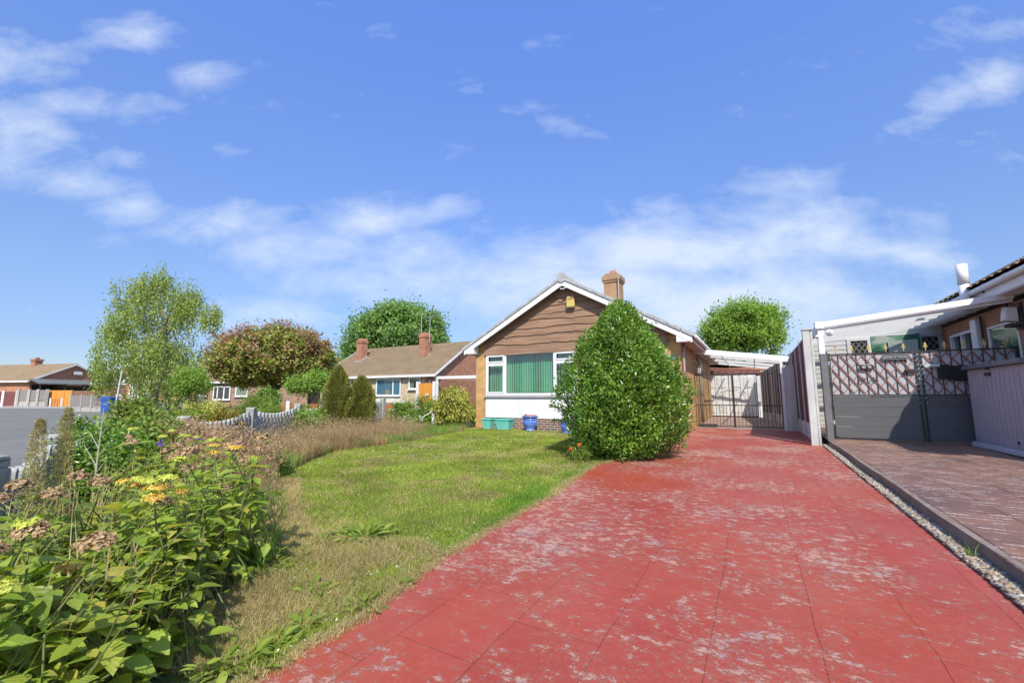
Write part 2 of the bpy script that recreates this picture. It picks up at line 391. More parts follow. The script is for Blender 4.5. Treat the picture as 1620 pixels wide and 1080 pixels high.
def chart(px,py):
    a=(px-810)/680;b=-(py-540)/680;th=math.atan(87/680)
    f=math.cos(th)-b*math.sin(th); z=math.sin(th)+b*math.cos(th)
    return a/f, z/f
blobs=[(40,95,95,38,.8,-10),(20,225,95,50,.88,10),(110,288,110,24,.82,12),(205,325,60,20,.9,0),(200,55,90,22,.7,12),(320,120,60,25,.75,18),(150,170,110,22,.6,5),(190,250,40,16,.5,0),
 (370,355,90,36,.9,4),(460,395,130,42,.9,8),(600,345,100,32,.85,-8),(560,450,130,30,.85,8),(660,400,90,45,.75,0),(690,330,60,25,.6,-10),
 (860,185,60,22,.34,12),(760,235,60,16,.3,5),(1150,390,230,52,1.2,-5),(1250,360,150,36,1.1,4),(1000,405,220,46,1.1,-4),(1400,395,130,26,.95,6),(900,450,260,52,1.15,0),(1150,480,280,66,1.2,0),(1230,300,110,26,.5,-12),
 (1510,150,90,26,.8,-18),(1590,120,70,30,.7,-10),(1560,50,90,30,.5,0),(1460,180,60,14,.5,-18),(400,495,120,25,.6,0),(1350,520,160,40,.5,0),(1060,330,120,18,.5,-6),(330,235,60,10,.35,5)]
tot=None
for px,py,rx,ry,amp,ang in blobs:
    a0,e0=chart(px,py); a1,_=chart(px+rx,py); _,e1=chart(px,py-ry); ra=abs(a1-a0)*1.85; re=abs(e1-e0)*1.85
    mp=nt.nodes.new('ShaderNodeMapping'); mp.vector_type='TEXTURE'; mp.inputs['Location'].default_value=(a0,e0,0); mp.inputs['Rotation'].default_value=(0,0,R(-ang)); mp.inputs['Scale'].default_value=(ra,re,1)
    nt.links.new(cv_.outputs[0],mp.inputs[0]); gr=nt.nodes.new('ShaderNodeTexGradient'); gr.gradient_type='SPHERICAL'; nt.links.new(mp.outputs[0],gr.inputs[0])
    e=math_(nt,'MULTIPLY',gr.outputs['Fac'],amp)
    tot=e if tot is None else math_(nt,'MAXIMUM',tot,e)
n1=noise(nt,nz.outputs[0],4.6,8,.6,.2)
cl=math_(nt,'ADD',math_(nt,'MULTIPLY',tot,.88),math_(nt,'MULTIPLY',math_(nt,'SUBTRACT',n1,.5),1.75))
# unseen broken cloud added overhead and behind the viewpoint as neutral fill light
ov=math_(nt,'MAXIMUM',math_(nt,'MULTIPLY',math_(nt,'SUBTRACT',el,.95),1.6),math_(nt,'MULTIPLY',math_(nt,'SUBTRACT',math_(nt,'MULTIPLY',math_(nt,'ADD',math_(nt,'MULTIPLY',sx.outputs[0],.49),math_(nt,'MULTIPLY',sx.outputs[1],-.87)),1.0),.15),1.3))
cl=math_(nt,'ADD',cl,math_(nt,'MINIMUM',math_(nt,'MAXIMUM',ov,0),.75))
cr=ramp(nt,cl,[(.18,(0,0,0)),(.5,(.28,.28,.28)),(1.,(.78,.78,.78))])
tint=ramp(nt,math_(nt,'MULTIPLY',el,1/1.2),[(.083,(.49,.54,.72)),(.185,(.66,.69,.84)),(.43,(.87,.96,1.28)),(.65,(.96,1.14,1.66)),(.85,(.9,.95,1.1))])
skc=mix(nt,1,sk.outputs[0],tint.outputs[0],'MULTIPLY')
SKYMIX=mix(nt,cr.outputs[0],skc,(4.3,4.75,5.4))
nt.links.new(SKYMIX,bg.inputs[0])
scn.view_settings.view_transform='Standard'; scn.view_settings.look='None'; scn.view_settings.exposure=0.4; scn.view_settings.gamma=1
scn.cycles.max_bounces=4; scn.cycles.diffuse_bounces=2; scn.cycles.glossy_bounces=2; scn.cycles.transmission_bounces=3; w.cycles.sampling_method='MANUAL'; w.cycles.sample_map_resolution=256; scn.cycles.transparent_max_bounces=12; scn.cycles.use_denoising=True
# ================================================================== the ground
def ground_mat():
    m,nt,b,out=nodes('ground_soil_and_turf'); co=objco(nt)
    r=ramp(nt,noise(nt,co,1.6,8,.65),[(.3,(.075,.085,.025)),(.5,(.14,.12,.055)),(.68,(.20,.155,.085))])
    r2=ramp(nt,noise(nt,co,38,4,.7),[(.3,(.5,.5,.5)),(.7,(1.35,1.3,1.2))])
    nt.links.new(mix(nt,1,r.outputs[0],r2.outputs[0],'MULTIPLY'),b.inputs['Base Color']); b.inputs['Roughness'].default_value=.95
    bump(nt,b,noise(nt,co,30,5,.7),.8,.03); return m
def lawn_mat():
    m,nt,b,out=nodes('lawn_turf'); co=objco(nt)
    r=ramp(nt,noise(nt,co,.9,6,.6),[(.3,(.09,.135,.025)),(.6,(.14,.165,.045)),(.75,(.22,.19,.085))])
    r2=ramp(nt,noise(nt,co,45,4,.7),[(.3,(.6,.6,.6)),(.7,(1.25,1.25,1.2))])
    nt.links.new(mix(nt,1,r.outputs[0],r2.outputs[0],'MULTIPLY'),b.inputs['Base Color']); b.inputs['Roughness'].default_value=.95
    bump(nt,b,noise(nt,co,50,4,.7),.6,.02); return m
def drive_mat():
    m,nt,b,out=nodes('red_painted_imprinted_concrete'); co=objco(nt)
    t=nt.nodes.new('ShaderNodeMapping'); t.inputs['Location'].default_value=(.235,.11,0); nt.links.new(co,t.inputs[0])
    wob=nt.nodes.new('ShaderNodeTexNoise'); wob.inputs['Scale'].default_value=1.7; wob.inputs['Detail'].default_value=3; nt.links.new(co,wob.inputs['Vector'])
    vm=nt.nodes.new('ShaderNodeVectorMath'); vm.operation='SCALE'; vm.inputs['Scale'].default_value=.05; nt.links.new(wob.outputs['Color'],vm.inputs[0])
    va=nt.nodes.new('ShaderNodeVectorMath'); nt.links.new(t.outputs[0],va.inputs[0]); nt.links.new(vm.outputs[0],va.inputs[1])
    # long joints run up the drive: swap axes so that rows are along Y
    sx=nt.nodes.new('ShaderNodeSeparateXYZ'); nt.links.new(va.outputs[0],sx.inputs[0]); cb=nt.nodes.new('ShaderNodeCombineXYZ')
    nt.links.new(sx.outputs[1],cb.inputs[0]); nt.links.new(sx.outputs[0],cb.inputs[1])
    br=nt.nodes.new('ShaderNodeTexBrick'); nt.links.new(cb.outputs[0],br.inputs['Vector'])
    br.inputs['Scale'].default_value=1; br.inputs['Brick Width'].default_value=.62; br.inputs['Row Height'].default_value=.45; br.offset=.37
    br.inputs['Mortar Size'].default_value=.0035; br.inputs['Mortar Smooth'].default_value=.9
    br.inputs['Color1'].default_value=(.285,.047,.038,1); br.inputs['Color2'].default_value=(.32,.053,.041,1)
    br.inputs['Mortar'].default_value=(.25,.05,.04,1)
    big=ramp(nt,noise(nt,co,.45,4,.5),[(.35,(1,1,1.1)),(.62,(1.12,1.15,.65))])
    base=mix(nt,1,br.outputs['Color'],big.outputs[0],'MULTIPLY')
    # sun bleach of the paint toward pink
    pk=ramp(nt,noise(nt,objco(nt,(1,.8,1)),1.1,7,.65),[(.4,(0,0,0)),(.7,(.42,.42,.42))])
    base=mix(nt,pk.outputs[0],base,(.37,.12,.11))
    # peeling: ragged flakes, stretched across the drive, gathered in worn areas
    st=objco(nt,(1,1.35,1))
    worn=noise(nt,co,.75,5,.6)
    fl=noise(nt,st,11,13,.82,.1); fs=noise(nt,st,42,8,.8,.1)
    thr=math_(nt,'ADD',math_(nt,'MULTIPLY',worn,.34),math_(nt,'MULTIPLY',fl,.8))
    k1=ramp(nt,thr,[(.596,(0,0,0)),(.608,(1,1,1))])
    thr2=math_(nt,'ADD',math_(nt,'MULTIPLY',worn,.3),math_(nt,'MULTIPLY',fs,.8))
    k2=ramp(nt,thr2,[(.604,(0,0,0)),(.617,(.85,.85,.85))])
    k=math_(nt,'MAXIMUM',k1.outputs[0],k2.outputs[0])
    cc=ramp(nt,noise(nt,co,3.4,6,.7),[(.36,(.31,.22,.205)),(.5,(.40,.235,.195)),(.62,(.42,.20,.155))])
    halo=ramp(nt,thr,[(.55,(0,0,0)),(.598,(.45,.45,.45))])
    base=mix(nt,halo.outputs[0],base,(.44,.13,.08))
    c=mix(nt,math_(nt,'MULTIPLY',k,.93),base,cc.outputs[0])
    nt.links.new(c,b.inputs['Base Color']); 
    rr=ramp(nt,k,[(0,(.5,)*3),(1,(.9,)*3)]); nt.links.new(rr.outputs[0],b.inputs['Roughness']); b.inputs['Specular IOR Level'].default_value=.2
    hh=math_(nt,'MULTIPLY',math_(nt,'SUBTRACT',1,br.outputs['Fac']),.6); hh=math_(nt,'SUBTRACT',hh,math_(nt,'MULTIPLY',k,.25)); hh=math_(nt,'ADD',hh,math_(nt,'MULTIPLY',noise(nt,co,7,8,.7),.8))
    bump(nt,b,hh,.7,.012); return m
def slab_mat():
    m,nt,b,out=nodes('terracotta_imprinted_concrete'); co=objco(nt)
    sx=nt.nodes.new('ShaderNodeSeparateXYZ'); nt.links.new(co,sx.inputs[0]); cb=nt.nodes.new('ShaderNodeCombineXYZ')
    nt.links.new(sx.outputs[1],cb.inputs[0]); nt.links.new(math_(nt,'ADD',sx.outputs[0],-.06),cb.inputs[1])
    br=nt.nodes.new('ShaderNodeTexBrick'); nt.links.new(cb.outputs[0],br.inputs['Vector'])
    br.inputs['Scale'].default_value=1; br.inputs['Brick Width'].default_value=.9; br.inputs['Row Height'].default_value=.44
    br.inputs['Mortar Size'].default_value=.007; br.inputs['Mortar Smooth'].default_value=.4
    br.inputs['Color1'].default_value=(.205,.12,.088,1); br.inputs['Color2'].default_value=(.17,.10,.078,1); br.inputs['Mortar'].default_value=(.07,.045,.04,1)
    v=ramp(nt,noise(nt,co,1.3,7,.65),[(.35,(.75,.75,.82)),(.65,(1.3,1.2,1.1))])
    base=mix(nt,1,br.outputs['Color'],v.outputs[0],'MULTIPLY')
    g1=ramp(nt,noise(nt,co,4,7,.7),[(.55,(0,0,0)),(.72,(.5,.5,.5))]); base=mix(nt,g1.outputs[0],base,(.22,.19,.17))
    # pale salts left along the fine ridges of the imprint
    ys=math_(nt,'ADD',math_(nt,'MULTIPLY',sx.outputs[1],1/.105),math_(nt,'MULTIPLY',noise(nt,co,3,3),.5))
    fr=math_(nt,'ABSOLUTE',math_(nt,'SUBTRACT',math_(nt,'FRACT',ys),.5))
    ln=math_(nt,'LESS_THAN',fr,.1)
    pm=ramp(nt,noise(nt,objco(nt,(1.6,5,1)),3.1,6,.7),[(.5,(0,0,0)),(.56,(1,1,1))])
    k=math_(nt,'MULTIPLY',math_(nt,'MULTIPLY',ln,pm.outputs[0]),ramp(nt,noise(nt,co,55,3,.7),[(.42,(0,0,0)),(.55,(.85,.85,.85))]).outputs[0])
    c=mix(nt,k,base,(.75,.71,.69))
    nt.links.new(c,b.inputs['Base Color']); b.inputs['Roughness'].default_value=.55; b.inputs['Specular IOR Level'].default_value=.4
    hh=math_(nt,'SUBTRACT',1,br.outputs['Fac']); hh=math_(nt,'ADD',hh,math_(nt,'MULTIPLY',noise(nt,objco(nt,(1,3,1)),9,8,.7),.9))
    bump(nt,b,hh,.6,.012); return m
def asphalt_mat():
    m,nt,b,out=nodes('old_asphalt'); co=objco(nt)
    r=ramp(nt,noise(nt,co,.5,7,.6),[(.35,(.145,.143,.132)),(.65,(.18,.177,.163))])
    r2=ramp(nt,noise(nt,co,90,3,.7),[(.35,(.75,.75,.75)),(.65,(1.2,1.2,1.2))])
    nt.links.new(mix(nt,1,r.outputs[0],r2.outputs[0],'MULTIPLY'),b.inputs['Base Color']); b.inputs['Roughness'].default_value=.85
    bump(nt,b,noise(nt,co,120,3),.5,.006); return m
GM=ground_mat()
# one sheet to the horizon, following the gentle rise of the plot
ys=[-700,-12,0,22,900]; xs=[-900,-60,-20,0,20,60,900]
V=[(x,y,g(x,y)-.012) for y in ys for x in xs]; F=[(j*7+i,j*7+i+1,(j+1)*7+i+1,(j+1)*7+i) for j in range(4) for i in range(6)]
me=bpy.data.meshes.new('ground'); me.from_pydata(V,[],F); me.materials.append(GM)
o=bpy.data.objects.new('ground',me); COL.objects.link(o); o['kind']='structure'
LAWN=[(-2.05,2.55),(-1.98,1.9),(-1.93,1.2),(-2.35,1.0),(-3.2,2.0),(-4.2,2.75),(-5.9,3.73),(-7.65,6.0),(-7.42,7.94),(-8.0,11.2),(-8.5,12.2),(-4.6,12.2),(-3.0,11.0),(-2.0,9.6),(-2.2,8.0),(-2.35,7.0),(-2.2,5.6),(-2.13,4.7),(-2.1,3.6)]
sheet('lawn',[(x+(.25 if x>-2.5 and y<9.5 else 0),y-(.3 if y<1.3 else 0)) for x,y in LAWN],0.0,lawn_mat())
DR=drive_mat()
# drive with ragged left edge
le=[(-1.85,-6),(-1.88,0),(-1.90,1.18),(-1.91,1.71),(-2.04,2.61),(-2.1,3.6),(-2.13,4.69),(-2.25,5.9),(-2.34,6.8),(-2.2,7.4),(-1.95,8.0),(-1.72,9.0),(-1.7,10),(-1.7,12.4),(-1.7,15.15)]
le2=[]
for (a,b),(c,d) in zip(le,le[1:]):
    n=max(1,int((d-b)/.12))
    for i in range(n):
        t=i/n; le2.append((a+(c-a)*t+(random.random()-.5)*.035,b+(d-b)*t))
le2.append(le[-1])
sheet('driveway',[(1.2,-6),(1.19,11.5),(1.06,15.15)]+le2[::-1],.012,DR)
sheet('patio',[(1.06,15.16),(.3,22.4),(-3.5,22.4),(-1.7,15.16)],.014,mat('faded_pink_concrete',(.44,.29,.24),(.36,.27,.23),rough=.9,scale=2,dirt=(.38,.35,.32)))
# gravel strip bed, neighbour's raised slab with its kerb face
sheet('gravel_bed',[(1.19,-6),(1.34,-6),(1.34,11.6),(1.19,11.6)],.016,mat('grit',(.3,.26,.19),(.16,.14,.11),scale=30,bs=.6))
SL=slab_mat()
mb=MB(); X0,X1,Y0,Y1=1.32,9.,-6,30
mb.add([(X0,Y0,g(0,Y0)+.125),(X1,Y0,g(0,Y0)+.125),(X1,22,g(0,22)+.125),(X0,22,g(0,22)+.125)],[(0,1,2,3)])
o=mb.build('neighbour_drive',SL); o['kind']='structure'
mb=MB()                                             # concrete edge in lengths, slightly out of line
y=-6.; pts=[]
while y<11.6:
    d=.012*math.sin(y*2.1)+random.uniform(-.004,.004)
    pts.append((1.305+d,y)); y+=.3
for (a,b),(c,e) in zip(pts,pts[1:]):
    mb.add([(a,b,g(0,b)-.03),(c,e,g(0,e)-.03),(c+.012,e,g(0,e)+.128),(a+.012,b,g(0,b)+.128),(a+.06,b,g(0,b)+.128),(c+.06,e,g(0,e)+.128)],[(0,1,2,3),(3,2,5,4)])
o=mb.build('kerb',mat('stained_concrete_edge',(.25,.20,.165),(.16,.13,.11),scale=5,stretch=(1,1,1),bs=.8,dirt=(.33,.12,.09),da=.6)); o['kind']='structure'
# pebbles
ico=[(0,0,1),(.894,0,.447),(.276,.851,.447),(-.724,.526,.447),(-.724,-.526,.447),(.276,-.851,.447),(.724,.526,-.447),(-.276,.851,-.447),(-.894,0,-.447),(-.276,-.851,-.447),(.724,-.526,-.447),(0,0,-1)]
icf=[(0,1,2),(0,2,3),(0,3,4),(0,4,5),(0,5,1),(1,6,2),(2,7,3),(3,8,4),(4,9,5),(5,10,1),(6,7,2),(7,8,3),(8,9,4),(9,10,5),(10,6,1),(11,7,6),(11,8,7),(11,9,8),(11,10,9),(11,6,10)]
def pebbles(name,P,rad,m):
    n=len(P); I=np.array(ico)[None]*rad.reshape(-1,1,1)*np.stack([rng.uniform(.8,1.3,n),rng.uniform(.7,1.2,n),rng.uniform(.4,.7,n)],1)[:,None,:]
    a=rng.uniform(0,2*PI,n); c,s=np.cos(a)[:,None],np.sin(a)[:,None]
    x=I[:,:,0]*c-I[:,:,1]*s; y=I[:,:,0]*s+I[:,:,1]*c
    V=np.stack([x,y,I[:,:,2]],2)+P[:,None,:]; V+=rng.normal(size=V.shape)*.0012
    F=(np.array(icf)[None]+np.arange(n)[:,None,None]*12).reshape(-1,3)
    return npmesh(name,V.reshape(-1,3),F,m,smooth=False)
n=7000; P=np.zeros((n,3)); P[:,1]=rng.random(n)**1.5*8.5+3.0; P[:,0]=1.195+rng.random(n)*.115+np.maximum(0,(P[:,1]-9))*0; P[:,2]=gv(P[:,1])+.02+rng.random(n)*.018
pm=leafmat('pebble',[(.40,.30,.16),(.22,.21,.2),(.5,.42,.3),(.12,.12,.125),(.34,.22,.12),(.26,.27,.3),(.6,.56,.5),(.3,.2,.12)],rough=.6,trans=0,gain=(1,1,1))
o=pebbles('gravel',P,rng.uniform(.008,.021,n),pm); o['kind']='stuff'; o['label']='buff and grey gravel strip between red drive and raised kerb'
# the road beyond the front fence, its far pavement
A=LD(150,26);
road=[(-4.6,-14),(-5.1,.4),(-6.7,1.6),(-8.4,3.0),(-10.2,5.4),LD(330,14),LD(300,22),LD(215,30),LD(180,37.6),LD(60,38.6),LD(-200,42),LD(-900,60),(-110,-14)]
sheet('road',road,-.004,asphalt_mat())
pv=[LD(215,30.4),LD(182,37.8),LD(60,38.9),LD(-200,42.3),LD(-900,60.5),LD(-900,66),LD(-150,46.6),LD(60,42.0),LD(200,40.5),LD(290,39),LD(290,33)]
mb=MB(); hz=.08
lo=[(x,y,g(x,y)-.01) for x,y in pv]; hi=[(x,y,g(x,y)+hz) for x,y in pv]; n=len(pv)
mb.add(lo+hi,[tuple(range(n,2*n))]+[(i,(i+1)%n,(i+1)%n+n,i+n) for i in range(n)])
o=mb.build('pavement',PAVE); o['kind']='structure'

# ================================================================== roofs, windows and other shared pieces
def tile_slope(p0,ue,us,le_,ls,row=.32,col=.3,amp=.02,step=.022,nc=6):
    """sheet of tiles: p0 eaves corner, ue unit along eaves, us unit up the slope"""
    p0,ue,us=map(np.array,(p0,ue,us)); nn=np.cross(ue,us); nn=nn/np.linalg.norm(nn)
    if nn[2]<0: nn=-nn
    nu=max(2,int(le_/col*nc)); nr=max(1,int(round(ls/row))); rr=ls/nr
    us_=np.linspace(0,le_,nu+1); ws=[];hs=[]
    for r in range(nr): ws+=[r*rr,(r+1)*rr-.002]; hs+=[step,0]
    ws=np.array(ws);hs=np.array(hs)
    U,Wt=np.meshgrid(us_,ws,indexing='xy'); Hh=hs[:,None]+amp*np.abs(np.sin(U*PI/col))
    V=p0+U[...,None]*ue+Wt[...,None]*us+Hh[...,None]*nn
    ny,nx=U.shape; idx=np.arange(ny*nx).reshape(ny,nx)
    F=np.stack([idx[:-1,:-1],idx[:-1,1:],idx[1:,1:],idx[1:,:-1]],-1).reshape(-1,4)
    return V.reshape(-1,3),F
def local_np(name,V,F,m,par):                        # V already local to the thing
    return npmesh(name,V,F,m,None) if par is None else _ln(name,V,F,m,par)
def _ln(name,V,F,m,par):
    o=npmesh(name,V,F,m,None); o.parent=par.o if isinstance(par,T) else par; return o
def window(par,x0,x1,z0,z1,y,nrm=-1,axis='y',mull=(),trans=None,glass=None,curtain=None,fr=.06,name='window',sill=True,world=False,fm=None,lattice=False,back=.12,dep=.06):
    """window in a wall facing nrm along axis; a,b are along the wall"""
    fm=fm or WHITE; glass=glass or G_REFL; cd,ca=.05,.02
    if abs(y+.02)<1e-6: y=-.06; back=.05; cd,ca=.03,.008     # planted on a solid wall: shallow reveal
    def bx(mb,a0,a1,d0,d1,z0,z1):
        d0,d1=sorted((y+nrm*d0,y+nrm*d1))
        if axis=='y': mb.box(a0,a1,d0,d1,z0,z1)
        else: mb.box(d0,d1,a0,a1,z0,z1)
    f=MB()
    bx(f,x0,x1,-.03,dep-.03,z0,z0+fr); bx(f,x0,x1,-.03,dep-.03,z1-fr,z1)
    bx(f,x0,x0+fr,-.03,dep-.03,z0+fr,z1-fr); bx(f,x1-fr,x1,-.03,dep-.03,z0+fr,z1-fr)
    for mx in mull: bx(f,mx-fr/2,mx+fr/2,-.031,dep-.031,z0+fr,z1-fr)
    if trans:
        for (a0,a1,zz) in trans: bx(f,a0,a1,-.032,dep-.032,zz-fr/2,zz+fr/2)
    w_=f.build(name,fm,par,world=world,bev=.006)
    gl=MB(); bx(gl,x0+fr*.6,x1-fr*.6,-.012,-.006,z0+fr*.6,z1-fr*.6); gl.build('pane',glass,w_,world=world)
    bk=MB(); bx(bk,x0+.01,x1-.01,-back-.004,-back,z0+.01,z1-.01); bk.build('room_backing',DARK,w_,world=world)
    if curtain:
        c=MB()
        for (a0,a1) in curtain[1]:
            n=max(4,int((a1-a0)/.05)); vs=[];fs=[]
            for i in range(n+1):
                a=a0+(a1-a0)*i/n; d=y-nrm*(cd+ca*math.sin(i*1.9))
                for zz in (z0+fr,z1-fr): vs.append((a,d,zz) if axis=='y' else (d,a,zz))
            for i in range(n): fs.append((2*i,2*i+2,2*i+3,2*i+1))
            c.add(vs,fs)
        c.build('curtain',curtain[0],w_,world=world)
    if sill:
        s=MB(); bx(s,x0-.05,x1+.05,-.03,dep+.05,z0-.05,z0-.002); s.build('sill',fm,w_,world=world)
    if lattice:
        l=MB(); k=.11
        def seg(a0,zz0,a1,zz1):
            d=y-nrm*.003
            p=(a0,d,zz0) if axis=='y' else (d,a0,zz0); q=(a1,d,zz1) if axis=='y' else (d,a1,zz1)
            l.beam(p,q,.012,.008,up=(0,1,0) if axis=='y' else (1,0,0))
        wd=x1-x0-2*fr; hd=z1-z0-2*fr; a=x0+fr; c0=z0+fr; sl_=1.5
        t=-hd/sl_
        while t<wd:
            for sg in (1,-1):
                p=[]
                aa0,aa1=max(0,t),min(wd,t+hd/sl_)
                if aa1-aa0>.02:
                    z_0=(aa0-t)*sl_; z_1=(aa1-t)*sl_
                    if sg<0: z_0,z_1=hd-z_0,hd-z_1
                    seg(a+aa0,c0+z_0,a+aa1,c0+z_1)
            t+=.13
        l.build('lead_lattice',LEAD,w_,world=world)
    return w_

# ================================================================== the bungalow
H=T('bungalow','bungalow with waney edge timber gable, yellow brick and big window with green blinds','house',(-5.07,12.5,.15))
XL,XR,YF,YB=-8.45,-1.70,12.5,21.0; XC=-5.06; ZA=4.87; SLP=.553; ZE=2.66
def zr(x): return ZA-SLP*abs(x-XC)
wl=MB(); t=.26
wx0,wx1,wz0,wz1=-8.03,-4.72,1.24,2.65
wl.box(XL,wx0,YF,YF+t,.05,2.72)                      # left pier
wl.box(wx1,XR,YF,YF+t,.05,2.72)                      # right part
wl.box(wx0,wx1,YF+.02,YF+t,.05,wz0)
wl.box(XL,XL+t,YF+t,YB,.05,2.72); wl.box(XR-t,XR,YF+t,YB,.05,2.72); wl.box(XL,XR,YB,YB+t,.05,2.72)
gp=[(XL,2.72),(XR,2.72),(XR,zr(XR)-.12),(XC,ZA-.12),(XL,zr(XL)-.12)]
wl.prism(gp,1,YF+.03,YF+t); wl.prism(gp,1,YB,YB+t)
wall=wl.build('wall',BRICKY,H)
pl=MB(); pl.box(wx0,XR-.003,YF-.012,YF+.01,.0,.5); pl.build('plinth',BRICKP,H)
pn=MB(); pn.box(wx0,wx1,YF-.035,YF+.015,.5,1.165); pn.build('render_panel',RENDER,H,bev=.01)
sl_=MB(); sl_.box(wx0-.03,wx1+.03,YF-.09,YF+.05,1.165,1.235); sl_.build('window_sill',mat('grey_sill',(.4,.4,.41),rough=.6),H,bev=.01)
# big window: three bays, outer ones with top lights
fr=.07
f=MB(); y0,y1=YF-.03,YF+.05
f.box(wx0,wx1,y0,y1,wz0,wz0+fr); f.box(wx0,wx1,y0,y1,wz1-fr,wz1)
m1,m2=-7.27,-5.47
for a in (wx0+fr/2,m1,m2,wx1-fr/2): f.box(a-fr/2,a+fr/2,y0-.002,y1,wz0+fr,wz1-fr)
for a,b in ((wx0+fr,m1-fr/2),(m2+fr/2,wx1-fr)):
    f.box(a,b,y0-.004,y1,2.27,2.27+fr)
    for z0,z1 in ((wz0+fr,2.27),(2.27+fr,wz1-fr)):   # opening sashes
        s_=.045
        f.box(a,b,y0-.02,y0-.004,z0,z0+s_); f.box(a,b,y0-.02,y0-.004,z1-s_,z1); f.box(a,a+s_,y0-.02,y0-.004,z0+s_,z1-s_); f.box(b-s_,b,y0-.02,y0-.004,z0+s_,z1-s_)
win=f.build('window',WHITE,H,bev=.006)
gl=MB(); gl.box(wx0+.03,wx1-.03,YF+.008,YF+.014,wz0+.03,wz1-.03); gl.build('pane',G_REFL,win)
bl=MB(); x=wx0+.1; i=0
while x<wx1-.08:
    a=.95+.25*math.sin(i*.7)+random.uniform(-.12,.12); wdt=.033
    dx=wdt*math.cos(a); dy=wdt*math.sin(a)
    zt=wz1-.09; zb=wz0+.09
    bl.add([(x-dx,YF+.17-dy,zb),(x+dx,YF+.17+dy,zb),(x+dx,YF+.17+dy,zt),(x-dx,YF+.17-dy,zt)],[(0,1,2,3)])
    x+=.088; i+=1
bl.build('blind',BLIND,win)
rm=MB(); rm.box(wx0-.3,wx1+.3,YF+2.6,YF+2.65,.3,2.7); rm.box(wx0-.3,wx1+.3,YF+.3,YF+2.6,.55,.6); rm.build('room',ROOM,H)
# waney-edge boards
def waney():
    mb=MB(); edges=[2.60,2.93,3.19,3.42,3.68,3.88,4.12,4.34,4.72]
    for k in range(len(edges)-1):
        zb,zt=edges[k],edges[k+1]+.07; off=random.uniform(0,9); n=150
        prev=None
        xs_=np.linspace(XL+.36,XR-.34,n+1)
        kn=[(random.uniform(XL+1,XR-1),random.uniform(.03,.06)) for _ in range(2)]
        rows=[]
        for x in xs_:
            wv=.022*math.sin(x*1.3+off)+.014*math.sin(x*3.1+off*2)+.007*math.sin(x*9+off*3)+random.uniform(-.003,.003)
            for kx,ka in kn: wv-=ka*.6*math.exp(-((x-kx)/.035)**2)
            b_=zb+wv*(1 if k else .5); tp=min(zt,zr(x)-.14)
            rows.append((x,b_,tp))
        base=len(mb.v); ok=[]
        for x,b_,tp in rows:
            good=tp>b_+.005; tp=max(tp,b_)
            mb.v+= [(x,YF+.005,b_),(x,YF-.052,b_),(x,YF-.052+.038*min(1,(tp-b_)/.33),tp)]; ok.append(good)
        for i in range(n):
            if ok[i] or ok[i+1]:
                a=base+i*3; mb.f+=[(a,a+3,a+4,a+1),(a+1,a+4,a+5,a+2)]
    return mb
waney().build('timber_cladding',WOODB,H)
# roof
OV=.33; YO=YF-.3
rf=MB()
for s in (-1,1):
    xe=XC+s*3.72; 
    rf.prism([(XC,ZA-.07),(xe,ZA-.07-SLP*3.72),(xe,ZA-SLP*3.72),(XC,ZA)],1,YO+.02,YB+.5)
roof=rf.build('roof',ROOFG,H)
vt=MB()                                              # verge tiles: mossy grey edge seen above the barge board
for s in (-1,1):
    n=11
    for i in range(n):
        a,b=i/n*3.78,(i+1)/n*3.78-.015; h=.035
        z0a=ZA-SLP*a; z0b=ZA-SLP*b
        vt.prism([(XC+s*a,z0a-.03),(XC+s*b,z0b-.03),(XC+s*b,z0b+.085),(XC+s*a,z0a+.065)],1,YO-.045,YO+.28)
vt.build('verge_tiles',VTILE,roof,bev=.008)
ri=MB(); 
for i in range(16): 
    ya=YO-.05+i*.55; ri.tube([(XC,ya,ZA+.02),(XC,ya+.54,ZA+.02)],[.15,.14],16)
ri.build('ridge_tiles',VTILE,roof)
tv=MB(); V,F=tile_slope((XC+3.74,YO,ZA-SLP*3.74+.01),(0,1,0),(-.875,0,.484),YB+.5-YO,4.2,amp=.03,step=.03); tv.v=[tuple(v) for v in V]; tv.f=[tuple(f) for f in F]
tv.build('tiles',ROOFP,roof)
bb=MB()
for s in (-1,1):
    xe=XC+s*3.70; d=.20
    bb.prism([(XC,ZA-.035),(xe,ZA-SLP*3.70-.035),(xe,ZA-SLP*3.70-d),(XC,ZA-d-.03)],1,YO-.012,YO+.02)
barge=bb.build('bargeboard',WHITE,H)
for s in (-1,1):                                      # boxed eaves ends
    be=MB()
    xe=XC+s*3.69; xi=XC+s*3.30; zb=ZE
    be.prism([(xe,zb),(xi,zb),(xi,ZA-SLP*3.30-.12),(xe,ZA-SLP*3.69-.10)],1,YO-.004,YF-.0); be.build('eaves_box',WHITE,H)
so_=MB()
for s in (-1,1):
    so_.box(*sorted((XC+s*3.38,XC+s*3.68)),YF+.001,YB+.4,ZE+.002,ZE+.022)
    so_.prism([(XC,ZA-.13),(XC+s*3.3,ZA-SLP*3.3-.13),(XC+s*3.3,ZA-SLP*3.3-.115),(XC,ZA-.115)],1,YO+.022,YF-.003)
so_.build('soffit',mat('brownish_soffit',(.5,.42,.38),(.45,.38,.34),rough=.6),H)
for s in (-1,1):
    fa=MB(); fa.box(*sorted((XC+s*3.68,XC+s*3.70)),YO+.03,YB+.4,ZE,ZE+.16); fa.build('fascia',WHITE,H)
    gu=MB(); gu.tube([(XC+s*3.76,YO+.05,ZE+.13),(XC+s*3.76,YB+.4,ZE+.13)],.055,12); gu.build('gutter',WHITE,H,smooth=True)
